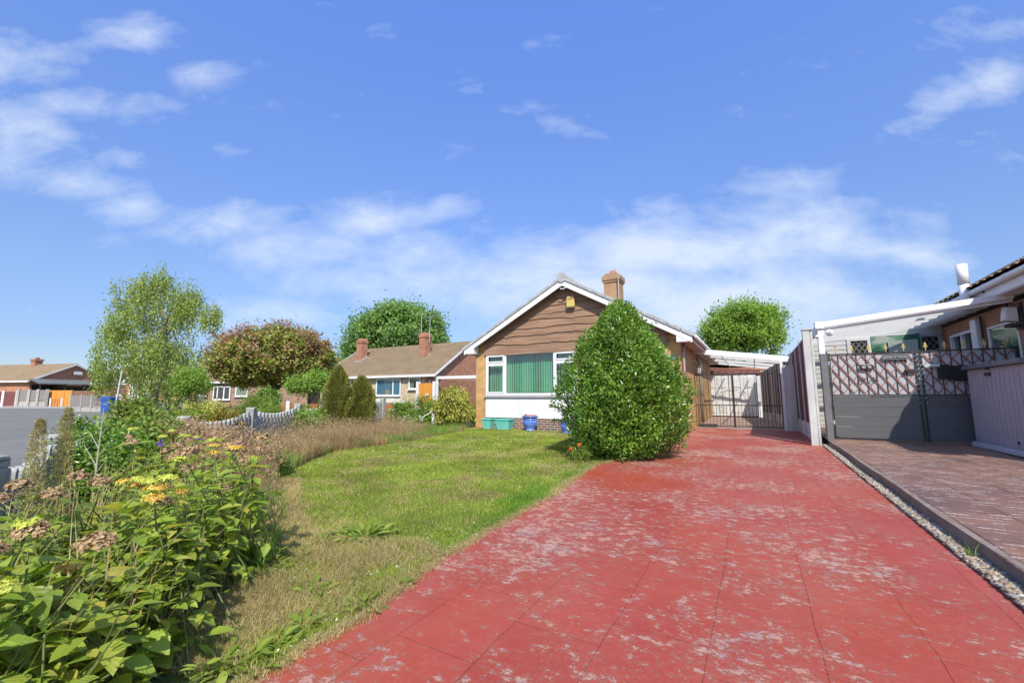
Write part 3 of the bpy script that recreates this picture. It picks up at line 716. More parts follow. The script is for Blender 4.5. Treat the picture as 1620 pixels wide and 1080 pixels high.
# chimney with corbelled head
cx,cy=-4.55,16.2; ch=MB(); z0=4.2
ch.box(cx-.30,cx+.30,cy-.30,cy+.30,z0,5.55)
ch.box(cx-.335,cx+.335,cy-.335,cy+.335,5.55,5.63); ch.box(cx-.365,cx+.365,cy-.365,cy+.365,5.63,5.80)
ch.prism([(cx-.365,5.80),(cx+.365,5.80),(cx+.2,5.93),(cx-.2,5.93)],1,cy-.3,cy+.3)
chim=ch.build('chimney',brickmat('chimney_brick',(.36,.2,.09),(.43,.25,.12),(.28,.24,.2)),H,bev=.01)
cp=MB(); cp.lathe([(.13,0),(.14,.05),(.12,.1),(.11,.12)],(cx,cy,5.95),16); cp.tube([(cx+.05,cy,6.07),(cx+.05,cy,6.2)],.006,5); cp.build('chimney_pot',TERRA,chim)
cv=MB(); cv.tube([(cx+.3,cy-.42,4.8),(cx+.3,cy-.42,5.75)],.02,8); cv.build('cable_trunking',LEAD,chim)
# alarm box, apex bracket, number plaque, arched side light
al=MB(); al.prism([(-4.98,3.98),(-4.72,3.98),(-4.72,4.25),(-4.76,4.31),(-4.94,4.31),(-4.98,4.25)],1,YF-.16,YF-.06); ab=al.build('alarm_box',YELBOX,H,bev=.015)
a2=MB(); a2.box(-4.94,-4.76,YF-.166,YF-.161,4.2,4.25); a2.build('alarm_badge',TERRA,ab); a2=MB(); a2.box(-4.975,-4.725,YF-.164,YF-.05,3.945,3.979); a2.build('alarm_strip',mat('faded_amber',(.3,.2,.06),(.2,.22,.2)),ab)
h1=MB(); h1.tube([(-5.02+.1*math.cos(a),YO-.03,ZA-.3+.05*math.sin(a)) for a in np.linspace(-2.6,.9,12)],.017,8); h1.build('cable_bracket',WHITE,H,smooth=True)
p_=MB(); p_.lathe([(.10,0),(.10,.012),(.085,.014)],(0,0,0),20,1.25,.8); p_.v=[(-1.96+a,YF-.005-c,2.28+b) for a,b,c in p_.v]
pq=p_.build('number_plaque',mat('blue_white_enamel',(.1,.16,.34),(.35,.4,.5),scale=14,lo=.45,hi=.55),H)
n_=MB(); n_.box(-1.99,-1.97,YF-.024,YF-.02,2.24,2.32); n_.box(-1.95,-1.93,YF-.024,YF-.02,2.24,2.32); n_.build('numerals',WHITE,pq)
aw=MB(); pts=[(-2.25,1.25),(-1.74,1.25),(-1.74,1.95)]+[(-1.995+.255*math.cos(a),1.95+.16*math.sin(a)) for a in np.linspace(.2,PI-.2,8)]+[(-2.25,1.95)]
aw.prism(pts,1,YF-.03,YF+.0); dw=aw.build('arched_window',mat('dark_frame',(.03,.03,.035)),H)
ag=MB(); ag.prism([(a*.86-.28,b*.93+.12) for a,b in pts],1,YF-.036,YF-.031); ag.build('pane',glassmat('dark_pane',(.1,.12,.13),.25),dw)
dp=MB(); dp.tube([(-1.62,YF+.12,2.66),(-1.64,YF+.05,2.3),(-1.64,YF+.03,.25)],.034,10); dp.build('downpipe',mat('pinkish_pipe',(.42,.3,.28),(.33,.25,.23),rough=.6),H,smooth=True)
# side porch seen past the left corner
pr=MB(); pr.box(-9.75,-9.3,15.2,15.45,.1,2.42); pr.build('porch_pier',BRICKY,H)
pr=MB(); pr.box(-9.3,-8.45,15.28,15.5,.1,2.42); pr.box(-9.72,-9.5,15.45,18.5,.1,2.42); pr.build('porch_wall',BRICKD,H)
pr=MB(); pr.prism([(-10.05,2.38),(-8.44,3.12),(-8.44,3.2),(-10.05,2.46)],1,15.0,18.8); pr.build('porch_roof',ROOFG,H)
pr=MB(); pr.prism([(-10.08,2.28),(-8.5,3.0),(-8.5,3.13),(-10.08,2.41)],1,14.95,14.995); pr.prism([(-10.08,2.28),(-9.6,2.28),(-9.6,2.5)],1,14.96,15.19); pr.build('porch_bargeboard',WHITE,H)
# carport on the right side
C=T('carport','white lean-to carport between yellow brick bungalow and maroon fence','carport',(-.3,15,.2))
b=MB(); b.beam((-1.68,15.2,2.68),(.95,15.2,2.30),.05,.17,up=(0,0,1)); b.build('front_beam',WHITE,C,bev=.008)
b=MB(); b.prism([(-1.69,2.74),(1.0,2.37),(1.0,2.385),(-1.69,2.755)],1,15.23,21.6); b.build('roof_sheet',POLY,C)
for i in range(3):
    y=17.0+i*1.9; b=MB(); b.beam((-1.68,y,2.69),(.95,y,2.32),.045,.09); b.build('rafter',WPAINT,C)
for x_,z_ in ((-.9,2.545),(0.05,2.41)):
    b=MB(); b.beam((x_,15.25,z_),(x_,21.5,z_),.03,.04); b.build('purlin',WPAINT,C)
b=MB(); b.box(.84,.94,17.3,17.4,.22,2.3); b.build('post',WPAINT,C)
D=T('downpipe_column','beige drainpipe column beside the wall lantern under the carport','drainpipe',(-1.52,15.6,.2))
b=MB(); b.tube([(-1.56,15.75,.36),(-1.56,15.75,2.3),(-1.62,15.7,2.5)],.055,12); b.build('pipe',BEIGEM,D,smooth=True)
b=MB(); b.box(-1.66,-1.15,15.55,15.95,.2,.3); b.build('pad',mat('dark_rubber',(.05,.05,.05)),D,bev=.02)
L_=T('wall_lantern','small black wall lantern high on the brick corner above the iron gate','lantern',(-1.6,15.05,2.05))
b=MB(); b.lathe([(.02,.2),(.075,.16),(.08,.14),(.02,.13)],(-1.52,15.0,2.0),8); b.lathe([(.05,-.09),(.06,-.08),(.055,-.065),(.02,-.06)],(-1.52,15.0,2.0),8); b.beam((-1.52,15.0,2.2),(-1.7,15.0,2.24),.015,.02)
for a in range(4): 
    c,s=math.cos(a*PI/2+.4),math.sin(a*PI/2+.4); b.tube([(-1.52+c*.055,15+s*.055,1.93),(-1.52+c*.07,15+s*.07,2.14)],.006,5)
b.build('lantern_frame',IRON,L_)
b=MB(); b.lathe([(.045,-.06),(.06,.13)],(-1.52,15,2.0),8); b.build('lantern_glass',mat('frosted_glass',(.6,.63,.65),rough=.3,bs=0),L_)
# garage
GA=T('garage','white panelled garage doors under a brown fascia at end of carport','garage',(-.9,22,.28))
b=MB(); b.box(-3.3,-2.12,22.0,22.2,.2,2.5); b.box(.12,1.2,22.0,22.2,.2,2.5); b.box(-2.12,.12,22.0,22.2,2.22,2.5); b.box(-3.3,1.2,22.2,27,.2,2.45); b.build('wall',BRICKO,GA)
b=MB(); b.prism([(-3.3,2.2),(1.2,2.2),(1.2,2.3),(-3.3,2.68)],1,21.9,21.98); b.build('fascia',mat('red_brown_fascia',(.24,.1,.08),(.18,.08,.065)),GA)
b=MB(); b.box(-3.4,1.3,21.9,27,2.68,2.74); b.build('roof',LEAD,GA)
for k in range(2):
    x0=-2.08+k*1.08; x1=x0+1.07
    b=MB(); b.box(x0,x1,21.94,21.99,.34,2.19); d=b.build('garage_door',WHITE,GA)
    for c_ in range(2):
        for (z0,z1) in ((.45,.95),(1.02,1.5),(1.57,2.1)):
            p=MB(); xa=x0+.08+c_*.5; p.box(xa,xa+.40,21.925,21.941,z0,z1); p.box(xa+.05,xa+.35,21.91,21.926,z0+.05,z1-.05); p.build('door_panel',WHITE,d,bev=.006)
b=MB(); b.box(.1,.34,21.93,21.99,.3,2.1); b.build('side_board',WPAINT,GA)
# iron gates across the drive
IG=T('iron_gate','black wrought iron double gate across the red drive with scrollwork in front of white garage','gate',(-.6,15.2,.2))
def xb(t): return -1.88+t*2.58
gz0,gz1,gzm=.28,1.90,.93
for k in range(2):
    xa=-1.88+k*1.30; xe=xa+1.27
    b=MB(); 
    for x_ in (xa,xe): b.beam((x_,15.2,gz0-.03),(x_,15.2,gz1),.032,.032)
    for z_ in (gz0,gzm,gz1): b.beam((xa+.017,15.2,z_),(xe-.017,15.2,z_),.028,.028)
    lf=b.build('gate_leaf',IRON,IG)
    n=13
    for i in range(1,n):
        x_=xa+(xe-xa)*i/n; tall=(i%2==0)
        b=MB(); b.tube([(x_,15.2,gz0),(x_,15.2,(gz1 if tall else gzm))],.0075,6); b.build('bar',IRON,lf)
    for (cx_,cz) in ((xa+.95-k*.62,.80+.0),(xa+.98-k*.75,1.28)):
        b=MB(); b.tube([(cx_+(.09-.008*a)*math.cos(a),15.19,cz+(.09-.008*a)*math.sin(a)) for a in np.linspace(0,8,30)],.006,5); b.build('scroll',IRON,lf)
    for i in range(6):                                # small crest of scrolls on the top rail
        cx_=xa+.12+i*.2 if k else xa+.2+i*.2; s_=.05+.012*(i if k==0 else 5-i)
        b=MB(); b.tube([(cx_+(s_-.006*a)*math.cos(a),15.2,gz1+.05+(s_-.006*a)*math.sin(a)) for a in np.linspace(-1.5,4.5,16)],.006,5); b.build('crest_scroll',IRON,lf)
b=MB(); b.beam((-.85,15.16,1.38),(-.45,15.16,1.39),.02,.02); b.tube([(-.62,15.15,1.36),(-.62,15.15,1.46)],.008,6); b.build('slide_bolt',IRON,IG)
b=MB(); b.beam((-1.98,15.2,.15),(-1.93,15.2,1.95),.035,.035); b.build('hanging_post',IRON,IG)
GP=T('gate_post','white painted board post at right of black iron gate','post',(.9,15.15,.2))
b=MB(); b.box(.78,1.04,15.05,15.12,.2,2.12); b.build('board',WWOOD,GP,bev=.008)
b=MB(); b.box(.70,.77,15.13,15.22,.2,2.25); b.build('inner_post',WPAINT,GP,bev=.006)
# ------------------------------------------------------------------ boundary fence on the right of the drive
FE=T('boundary_fence','tall maroon panel fence with white concrete posts and gravel boards between the two drives','fence',(1.15,14,.18))
pth=[(1.12,11.75),(1.15,13.7),(1.08,15.7),(.86,17.6),(.62,19.5),(.30,21.5)]
tops=[2.62,2.62,2.55,2.45,2.35,2.25]
for i,((x_,y_),zt) in enumerate(zip(pth,tops)):
    a=math.atan2(pth[min(i+1,5)][0]-pth[max(i-1,0)][0],pth[min(i+1,5)][1]-pth[max(i-1,0)][1])
    M_=Matrix.Translation((x_,y_,0))@Matrix.Rotation(-a,4,'Z')
    b=MB(); b.box(-.055,.055,-.06,.06,.1,zt+.06,M_); 
    if i==0: continue
    b.build('post',WWOOD,FE,bev=.01)
for i in range(5):
    (xa,ya),(xe,ye)=pth[i],pth[i+1]; za,ze=tops[i],tops[i+1]; ga=.12
    d=Vector((xe-xa,ye-ya,0)); L=d.length; d.normalize(); a=math.atan2(d.x,d.y)
    M_=Matrix.Translation((xa,ya,0))@Matrix.Rotation(-a,4,'Z')
    b=MB(); n=int((L-.14)/.125); w_=(L-.14)/n
    for k in range(n):
        y_=.07+k*w_; b.box(-.022-(k%2)*.006,.01,y_,y_+w_-.004,.56,za-.06+(ze-za)*k/n,M_)
    b.build('panel',REDW,FE)
    b=MB(); b.box(-.03,.03,.07,L-.07,.10,.555,M_); b.build('gravel_board',WPAINT,FE,bev=.006)
    b=MB(); b.add([tuple(M_@Vector(v)) for v in [(-.045,.05,za-.055),(.03,.05,za-.055),(.03,L-.05,ze-.055),(-.045,L-.05,ze-.055),(-.045,.05,za-.02),(.03,.05,za-.02),(.03,L-.05,ze-.02),(-.045,L-.05,ze-.02)]],[(0,1,2,3),(4,5,6,7),(0,1,5,4),(2,3,7,6),(0,3,7,4),(1,2,6,5)]); b.build('capping',WWOOD,FE)
    if i>=1:
        for q_ in ((.45,) if i==1 else (.12,.38,.64,.88)):
            b=MB(); b.box(-.06,-.033,L*q_,L*q_+.1,.2,za-.1,M_); b.build('rail_post',WWOOD,FE)
FP=T('fence_post','wide weathered white end post of boundary fence beside neighbour gate','post',(1.12,11.5,.15))
b=MB(); b.box(1.0,1.135,11.42,11.56,.12,2.66); b.box(1.14,1.185,11.44,11.56,.12,2.66); b.build('post_board',WWOOD,FP,bev=.01)
b=MB(); b.box(.99,1.19,11.40,11.58,2.66,2.69); b.build('post_cap',WWOOD,FP,bev=.005)
# ================================================================== the neighbour on the right
NH=T('neighbour_bungalow','red brick bungalow at right edge with lichened pantile roof, white gutter and boxed eaves','house',(4.45,12,.3))
WX=4.45
b=MB(); ops=[(13.55,14.85,1.35,2.72),(11.75,12.95,.3,2.66)]
ysb=[7.9,11.75,12.95,13.55,14.85,19]
b.box(WX,WX+.25,7.9,11.75,.2,3.0); b.box(WX,WX+.25,12.95,13.55,.2,3.0); b.box(WX,WX+.25,14.85,19,.2,3.0)
b.box(WX,WX+.25,11.75,12.95,2.66,3.0); b.box(WX,WX+.25,13.55,14.85,2.72,3.0); b.box(WX,WX+.25,13.55,14.85,.2,1.35)
b.box(WX+.25,11.5,7.9,8.15,.2,3.0); b.prism([(WX,3.0),(11.5,3.0),(8,5.3)],1,7.92,8.15)
b.build('wall',BRICKR,NH)
b=MB(); V,F=tile_slope((4.02,7.6,3.40),(0,1,0),(.865,0,.502),12.5,4.4,row=.33,col=.3,amp=.035,step=.03,nc=8); b.v=[tuple(v) for v in V]; b.f=[tuple(f) for f in F]
nr=b.build('roof',ROOFP,NH)
b=MB(); b.prism([(4.05,3.37),(7.83,5.56),(11.6,3.37),(11.6,3.3),(4.05,3.3)],1,7.65,20); b.build('roof_deck',DARK,nr)
b=MB(); b.prism([(4.0,3.33),(7.83,5.55),(7.83,5.35),(4.2,3.22)],1,7.58,7.62); b.build('bargeboard',WHITE,NH)
b=MB(); b.box(4.12,4.14,7.6,20,3.12,3.32); b.build('fascia',WHITE,NH)
b=MB(); b.box(4.14,WX+.01,7.6,20,3.10,3.13); b.build('soffit',WHITE,NH)
b=MB()
b.tube([(4.055,7.6,3.33),(4.055,20,3.33)],.058,12)
for y_ in (9.2,10.0,10.85,11.7,12.55,13.5): b.tube([(4.055,y_-.03,3.33),(4.055,y_+.03,3.33)],.066,12)
b.build('gutter',WHITE,NH,smooth=False)
b=MB(); b.tube([(4.10,11.95,3.3),(4.38,11.93,3.05),(4.40,11.92,2.75)],.035,8); b.build('downpipe',mat('dark_brown_pipe',(.07,.035,.03),rough=.5),NH,smooth=True)
window(NH,13.55,14.85,1.35,2.72,WX-.0,-1,'x',mull=(14.2,),trans=((13.6,14.8,2.25),),glass=G_DARK,world=True,name='window',sill=True,dep=.09,curtain=(CURT,[(13.6,14.8)]))
w_=window(NH,11.75,12.95,.3,2.66,WX-.0,-1,'x',mull=(),glass=G_REFL,world=True,name='side_window',sill=False,dep=.05,fr=.04)
b=MB(); y_=11.8
i=0
while y_<12.92:
    c_=.05+.015*math.sin(i*1.7); b.add([(WX+.03,y_,.35),(WX+.045+.02*(i%2),y_+.05,.35),(WX+.045+.02*(i%2),y_+.05,2.62),(WX+.03,y_,2.62)],[(0,1,2,3)]); y_+=.052; i+=1
b.build('pale_blind',mat('cream_blind',(.62,.6,.55),(.5,.52,.56),scale=5,stretch=(1,5,.1),rough=.8),w_)
b=MB(); b.box(WX-.12,WX-.02,13.18,13.46,.3,2.9); b.build('corner_panel',WHITE,NH,bev=.02)
b=MB(); b.tube([(WX-.05,13.1,.3),(WX-.05,13.1,2.95)],.02,8); b.build('cable',IRON,NH)
ML=T('wall_lamp','white and black bulkhead lamp on brick wall at right edge above charcoal shed lid','lamp',(4.4,11.6,2.6))
b=MB(); b.box(WX-.05,WX-.001,11.5,11.72,2.45,2.95); b.box(WX-.19,WX-.05,11.52,11.62,2.48,2.56); b.build('bracket',IRON,ML,bev=.01)
b=MB(); b.prism([(WX-.26,2.62),(WX-.06,2.58),(WX-.06,2.86),(WX-.22,2.88)],1,11.52,11.70); b.build('lamp_head',mat('cream_lamp',(.7,.7,.64),rough=.5,bs=0),ML,bev=.02)
b=MB(); b.lathe([(.07,0),(.075,.03),(.05,.07)],(WX-.17,11.61,2.49),12); b.build('sensor',IRON,ML)
FL=T('flue_pipe','tall white flue pipe standing beside the neighbour roof gutter','pipe',(4.0,12.4,3.1))
b=MB(); b.tube([(3.99,12.4,3.0),(3.99,12.4,3.55)],.083,20); b.build('lower_pipe',WHITE,FL,smooth=True)
b=MB(); b.tube([(3.99,12.4,3.55),(3.99,12.4,3.98)],.092,20); b.build('upper_sleeve',WHITE,FL,smooth=True)
# their carport
NC=T('neighbour_carport','white carport with sloping beam over the black and brown gates','carport',(2.8,12,.3))
b=MB(); b.box(1.29,1.40,11.52,11.63,2.12,2.70); b.build('upper_post',WHITE,NC,bev=.01)
b=MB(); b.box(1.30,1.42,11.53,11.62,.25,2.12); b.build('lower_post',GREYPAINT,NC,bev=.01)
b=MB(); b.box(1.25,1.41,11.48,11.66,2.68,2.84); b.build('beam_cap',WHITE,NC,bev=.01)
b=MB(); b.beam((1.41,11.55,2.77),(4.36,11.55,3.09),.07,.12); b.build('front_beam',WHITE,NC,bev=.008)
b=MB(); b.beam((1.41,11.60,2.67),(4.36,11.60,3.0),.05,.05); b.build('trim',WHITE,NC)
b=MB(); b.prism([(1.3,2.815),(4.4,3.15),(4.4,3.165),(1.3,2.83)],1,11.62,15.7); b.build('roof_sheet',POLY,NC)
for i in range(7):
    y_=12.15+i*.56; b=MB(); b.beam((1.34,y_,2.765),(4.4,y_,3.10),.045,.085); b.build('rafter',WHITE,NC)
b=MB(); b.box(1.30,1.36,11.66,15.6,2.62,2.80); b.build('side_beam',WHITE,NC)
for i in range(2):
    b=MB(); b.box(1.31,1.35,13+i*1.3,13.06+i*1.3,.3,2.62); b.build('side_post',WHITE,NC)
for nm,x_,z_,r_,lb in (('security_light',1.50,2.58,.075,'round white bulkhead light on carport post by the left black gate'),('sensor_light',1.27,2.5,.045,'small white sensor light on the side of carport post')):
    t=T(nm,lb,'light',(x_,11.5,z_)); b=MB(); b.lathe([(r_*.7,-.03),(r_,-.01),(r_*.95,.03),(r_*.5,.06)],(0,0,0),20); b.v=[(x_+a,11.49-c,z_+bb_) for a,bb_,c in b.v]; b.build('body',WHITE,t,smooth=False,bev=.004)
    b=MB(); b.lathe([(r_*.4,.06),(r_*.35,.075)],(0,0,0),12); b.v=[(x_+a,11.49-c,z_+bb_) for a,bb_,c in b.v]; b.build('lens',GALV,t)
# white boarded outbuilding across the back
OB=T('outbuilding','pale boarded outbuilding with leaded window and green glazing behind the gates','outbuilding',(2.9,15.5,.3))
b=MB(); CLAD=mat('pale_shiplap',(.6,.61,.6),(.55,.56,.55),rough=.6)
def shiplap(x0,x1,z0,z1,y):
    z=z0
    while z<z1-.01:
        zz=min(z+.135,z1); b.add([(x0,y-.014,z),(x1,y-.014,z),(x1,y,zz),(x0,y,zz),(x0,y,z),(x1,y,z)],[(0,1,2,3),(0,1,5,4)]); z=zz
shiplap(1.32,2.40,.25,2.95,15.5); shiplap(2.40,2.95,.25,1.5,15.5); shiplap(2.40,2.95,2.86,3.0,15.5); shiplap(2.95,4.45,2.88,3.1,15.5); shiplap(2.95,4.45,.25,1.4,15.5)
b.add([(1.3,15.53,.2),(4.45,15.53,.2),(4.45,15.53,3.12),(1.3,15.53,2.8)],[(0,1,2,3)])
b.build('wall',CLAD,OB)
window(OB,2.40,2.95,1.5,2.86,15.49,-1,'y',fr=.085,glass=G_REFL,lattice=True,world=True,sill=False,fm=WPAINT,back=-.02+.02)
window(OB,3.95,4.44,1.4,2.88,15.49,-1,'y',fr=.085,glass=G_DARK,lattice=True,world=True,sill=False,fm=mat('grey_frame',(.45,.48,.52),rough=.6),back=-.02+.02)
b=MB(); b.box(2.95,3.95,15.44,15.47,1.4,2.88); gg=b.build('green_glazing',None,OB)
gm,gnt,gb,_=nodes('green_tinted_glass'); 
r_=ramp(gnt,noise(gnt,objco(gnt,(1,1,2.2)),1.6,4),[(.4,(.03,.12,.07)),(.55,(.16,.3,.22)),(.65,(.4,.46,.42))]); gnt.links.new(r_.outputs[0],gb.inputs['Base Color']); gb.inputs['Roughness'].default_value=.12; gg.data.materials.append(gm)
b=MB(); b.box(3.88,3.97,15.41,15.44,1.4,2.9); b.build('green_post',mat('green_paint',(.05,.2,.12)),OB)
M_=Matrix.Translation((3.3,15.4,0))@Matrix.Rotation(-.25,4,'Z')
b=MB(); b.box(0,.07,-.02,.02,.3,2.72,M_); b.box(.52,.6,-.02,.02,.3,2.72,M_); b.box(.07,.52,-.02,.02,2.6,2.72,M_); b.box(.07,.52,-.01,.01,.3,2.6,M_); b.build('open_door',mat('pale_green_door',(.42,.5,.48),(.36,.45,.43),rough=.5),OB)
# the gates
def ngate():
    G=T('driveway_gates','double gates with black bars, brown diamond lattice, gold finials and grey lower panels','gate',(2.9,11.9,.3))
    y=11.9; zt=2.13; zm=1.23; zb=.33
    for k,(xa,xe) in enumerate(((1.50,2.955),(3.035,4.43))):
        yy=y
        b=MB(); 
        for x_ in (xa,xe): b.beam((x_,yy,zb-.04),(x_,yy,zt+.03),.035,.035)
        for z_ in (zt,zm,zb): b.beam((xa+.018,yy,z_),(xe-.018,yy,z_),.03,.028)
        lf=b.build('gate_leaf',IRON,G)
        n=9
        for i in range(1,n):
            x_=xa+(xe-xa)*i/n; b=MB(); b.beam((x_,yy,zm+.015),(x_,yy,zt-.015),.016,.016); b.build('bar',IRON,lf)
        # trellis strips
        W=xe-xa-.06; Hh=zt-zm-.06; sp=.185; sl=1.5; a0=xa+.03; c0=zm+.03
        t=-Hh/sl
        while t<W:
            for sg in (1,-1):
                u0,u1=max(0,t),min(W,t+Hh/sl)
                if u1-u0>.03:
                    q0,q1=(u0-t)*sl,(u1-t)*sl
                    if sg>0: q0,q1=Hh-q0,Hh-q1
                    yo=yy-.0135 if sg>0 else yy-.0125
                    b=MB(); b.beam((a0+u0,yo,c0+q0),(a0+u1,yo,c0+q1),.024 if sg>0 else .012,.007,up=(0,1,0)); b.build('lattice_strip',RUST,lf)
            t+=sp
        b=MB(); b.box(xa+.03,xe-.03,yy+.009,yy+.014,zm+.02,zt-.02); b.build('backing_panel',BACKP,lf)
        b=MB()
        zz=zb+.02; 
        for q in range(4): b.box(xa+.02,xe-.02,yy-.03,yy-.018,zz,zz+.205); zz+=.21
        b.box(xa+.0,xa+.03,yy-.036,yy-.01,zb,zm-.01); b.box(xa+.03,xe,yy-.036,yy-.01,zm-.03,zm-.005); b.box(xa+.03,xe,yy-.036,yy-.01,zb-.01,zb+.018)
        b.build('lower_panel',GREYP,lf,bev=.003)
        for i in range(5):
            x_=xa+.13+i*.29+(0 if k==0 else -.03)
            if x_>xe: continue
            b=MB(); zf=zt+.02; b.tube([(x_,yy,zf-.01),(x_,yy,zf+.13)],[.008,.005],6)
            out=[(0,.18),(.010,.15),(.026,.125),(.010,.12),(.040,.07),(.022,.072),(.009,.085),(.014,.045),(.006,.035),(.006,.0)]
            pl_=[(x_+a,zf+c) for a,c in out]+[(x_-a,zf+c) for a,c in out[::-1] if a>0]
            b.prism(pl_,1,yy-.006,yy+.006); b.build('finial',GOLD,lf)
        if k==0:
            b=MB(); b.box(2.42,2.86,yy-.055,yy-.045,1.975,2.085); sg_=b.build('sign',mat('black_plaque',(.03,.03,.033),(.06,.06,.065),rough=.4),lf,bev=.003)
            b=MB(); 
            for (p0,p1,p2,p3) in ((2.43,2.85,1.98,1.986),(2.43,2.85,2.074,2.08),(2.43,2.436,1.986,2.074),(2.844,2.85,1.986,2.074)): b.box(p0,p1,yy-.058,yy-.055,p2,p3)
            b.build('sign_border',GALV,sg_)
            cu=bpy.data.curves.new('txt','FONT'); cu.body='BEWARE OF THE DOG'; cu.size=.048; cu.extrude=.001; cu.align_x='CENTER'; cu.align_y='CENTER'
            tmp=bpy.data.objects.new('txt',cu); COL.objects.link(tmp); dg=bpy.context.evaluated_depsgraph_get(); me=bpy.data.meshes.new_from_object(tmp.evaluated_get(dg)); bpy.data.objects.remove(tmp)
            sc=.375/max(1e-6,(max(v.co.x for v in me.vertices)-min(v.co.x for v in me.vertices)))
            for v in me.vertices:
                p=v.co.copy(); v.co=(2.64+p.x*sc-2.9, yy-.0575-p.z-11.9, 2.03+p.y*sc*1.25-.3)
            me.materials.clear(); me.materials.append(WHITE); o=bpy.data.objects.new('sign_lettering',me); COL.objects.link(o); o.parent=sg_
            # little oval face plaque: black oval, two ringed eyes, arched brow
            ex,ez=2.14,1.84; b=MB(); b.lathe([(.1,0),(.1,.012),(.085,.016)],(0,0,0),28,1.3,.62); b.v=[(ex+a,yy-.045-c,ez+d) for a,d,c in b.v]; pq=b.build('oval_plaque',IRON,lf)
            b=MB()
            for s_ in (-1,1):
                b.tube([(ex+s_*.05+.026*math.cos(a),yy-.063,ez-.008+.02*math.sin(a)) for a in np.linspace(0,2*PI,16)],.005,5,False); b.lathe([(.009,0),(.006,.006)],(0,0,0),8)
                b.v[-16:]=[(ex+s_*.05+a,yy-.063-c,ez-.008+d) for a,d,c in b.v[-16:]]
                b.tube([(ex+s_*(.01+.1*t_),yy-.063,ez+.03+.025*math.sin(t_*2.4)) for t_ in np.linspace(0,1,8)],.006,5)
            b.build('plaque_marks',WHITE,pq)
            for s_ in (-1,1):
                b=MB(); b.tube([(ex+s_*.1+(.06-.006*a)*math.cos(a*s_),yy-.04,1.55+(.06-.006*a)*math.sin(a)) for a in np.linspace(0,7,26)],.007,5); b.build('scroll',IRON,lf)
            b=MB(); b.box(xe-.2,xe-.03,yy-.06,yy-.03,1.70,1.76); b.lathe([(.035,-.02),(.04,0),(.035,.02)],(xe-.17,yy-.05,1.73),12); b.build('latch',IRON,lf)
        else:
            b=MB(); n=12; vs=[]
            for i in range(n+1):
                u=i/n; x_=3.26+.48*u; 
                for zz,dy in ((1.84-.03*u+.008*math.sin(u*9),0),(1.54-.03*u+.012*math.sin(u*7),0)): vs.append((x_,yy-.05-.012*math.sin(u*8),zz))
            fs=[(2*i,2*i+2,2*i+3,2*i+1) for i in range(n)]; m_=len(vs); vs+= [(x,y_+.012,z) for x,y_,z in vs]; fs+=[tuple(a+m_ for a in f) for f in fs]
            fs+=[(0,1,m_+1,m_),(2*n,2*n+1,2*n+1+m_,2*n+m_)]+[(2*i,2*i+2,2*i+2+m_,2*i+m_) for i in range(n)]+[(2*i+1,2*i+3,2*i+3+m_,2*i+1+m_) for i in range(n)]
            b.add(vs,fs); b.build('dark_cover',mat('black_cloth',(.02,.02,.022),rough=.8),lf)
            b=MB(); b.box(3.07,3.3,yy-.06,yy-.045,1.80,1.86); b.build('latch_plate',GALV,lf)
            for s_ in (-1,1):
                b=MB(); b.tube([(3.9+s_*.1+(.07-.007*a)*math.cos(a*s_),yy-.04,1.6+(.07-.007*a)*math.sin(a)) for a in np.linspace(0,7,26)],.007,5); b.build('scroll',IRON,lf)
    b=MB(); b.tube([(2.995,11.86,.30),(2.995,11.86,1.25)],.022,10); b.build('drop_bolt',mat('green_iron',(.03,.09,.06),rough=.5),G)
    b=MB(); b.beam((1.455,11.9,.3),(1.455,11.9,2.2),.04,.04); b.build('hinge_post',IRON,G)
    b=MB()
    for z_ in (.6,1.9): b.tube([(1.48,11.86,z_),(1.48,11.86,z_+.08)],.02,8); b.tube([(1.40,11.87,z_+.04),(1.5,11.87,z_+.04)],.012,6)
    b.build('hinge',GALV,G)
ngate()
SLt=T('string_lights','string of tiny white lights wound round the middle stiles of the gates','string lights',(3,11.86,1.3))
b=MB(); b2=MB()
hp=[(2.96+.035*math.cos(a)+.0*a,11.87+.04*math.sin(a),1.0+a*.0155) for a in np.linspace(0,72,240)]
b.tube(hp,.003,4); 
for i in range(4,240,9): b2.lathe([(.004,-.008),(.009,0),(.004,.01)],hp[i],6)
hp=[(3.04+.035*math.cos(a),11.87+.04*math.sin(a),1.0+a*.0155) for a in np.linspace(0,72,240)]
b.tube(hp,.003,4)
for i in range(8,240,9): b2.lathe([(.004,-.008),(.009,0),(.004,.01)],hp[i],6)
b.build('cable',GALV,SLt); b2.build('bulbs',WPAINT,SLt)
# storage shed
SH=T('storage_shed','mauve grey plastic storage shed with charcoal lid standing before the gates at right','storage box',(4.0,10.5,.27))
x0=3.60; ya,yb=9.55,11.56
def sx_(z): return x0-(1.73-z)*0.0
b=MB(); n=13; w_=(yb-ya)/n
for i in range(n):
    y_=ya+i*w_; b.box(x0+.008,x0+.03,y_,y_+w_,.36,1.70); b.box(x0-.0,x0+.007,y_+.008,y_+w_-.008,.40,1.66)
b.box(x0+.03,4.4,ya,yb,.34,1.70)
b.build('body',SHEDP,SH,bev=.003)
b=MB(); b.box(x0-.05,4.42,ya-.04,yb+.04,.27,.355); b.build('base',mat('pale_grey_plinth',(.5,.5,.54),(.45,.45,.49),rough=.6),SH,bev=.01)
b=MB(); b.prism([(x0-.07,1.705),(4.45,1.705),(4.45,1.86),(x0-.05,1.79)],1,ya-.05,yb+.06); b.build('lid',SHEDD,SH,bev=.012)
b=MB(); b.box(x0-.03,x0-.005,10.60,10.78,1.56,1.62); b.box(x0-.04,x0-.005,10.65,10.73,1.67,1.72); b.build('hasp',IRON,SH)
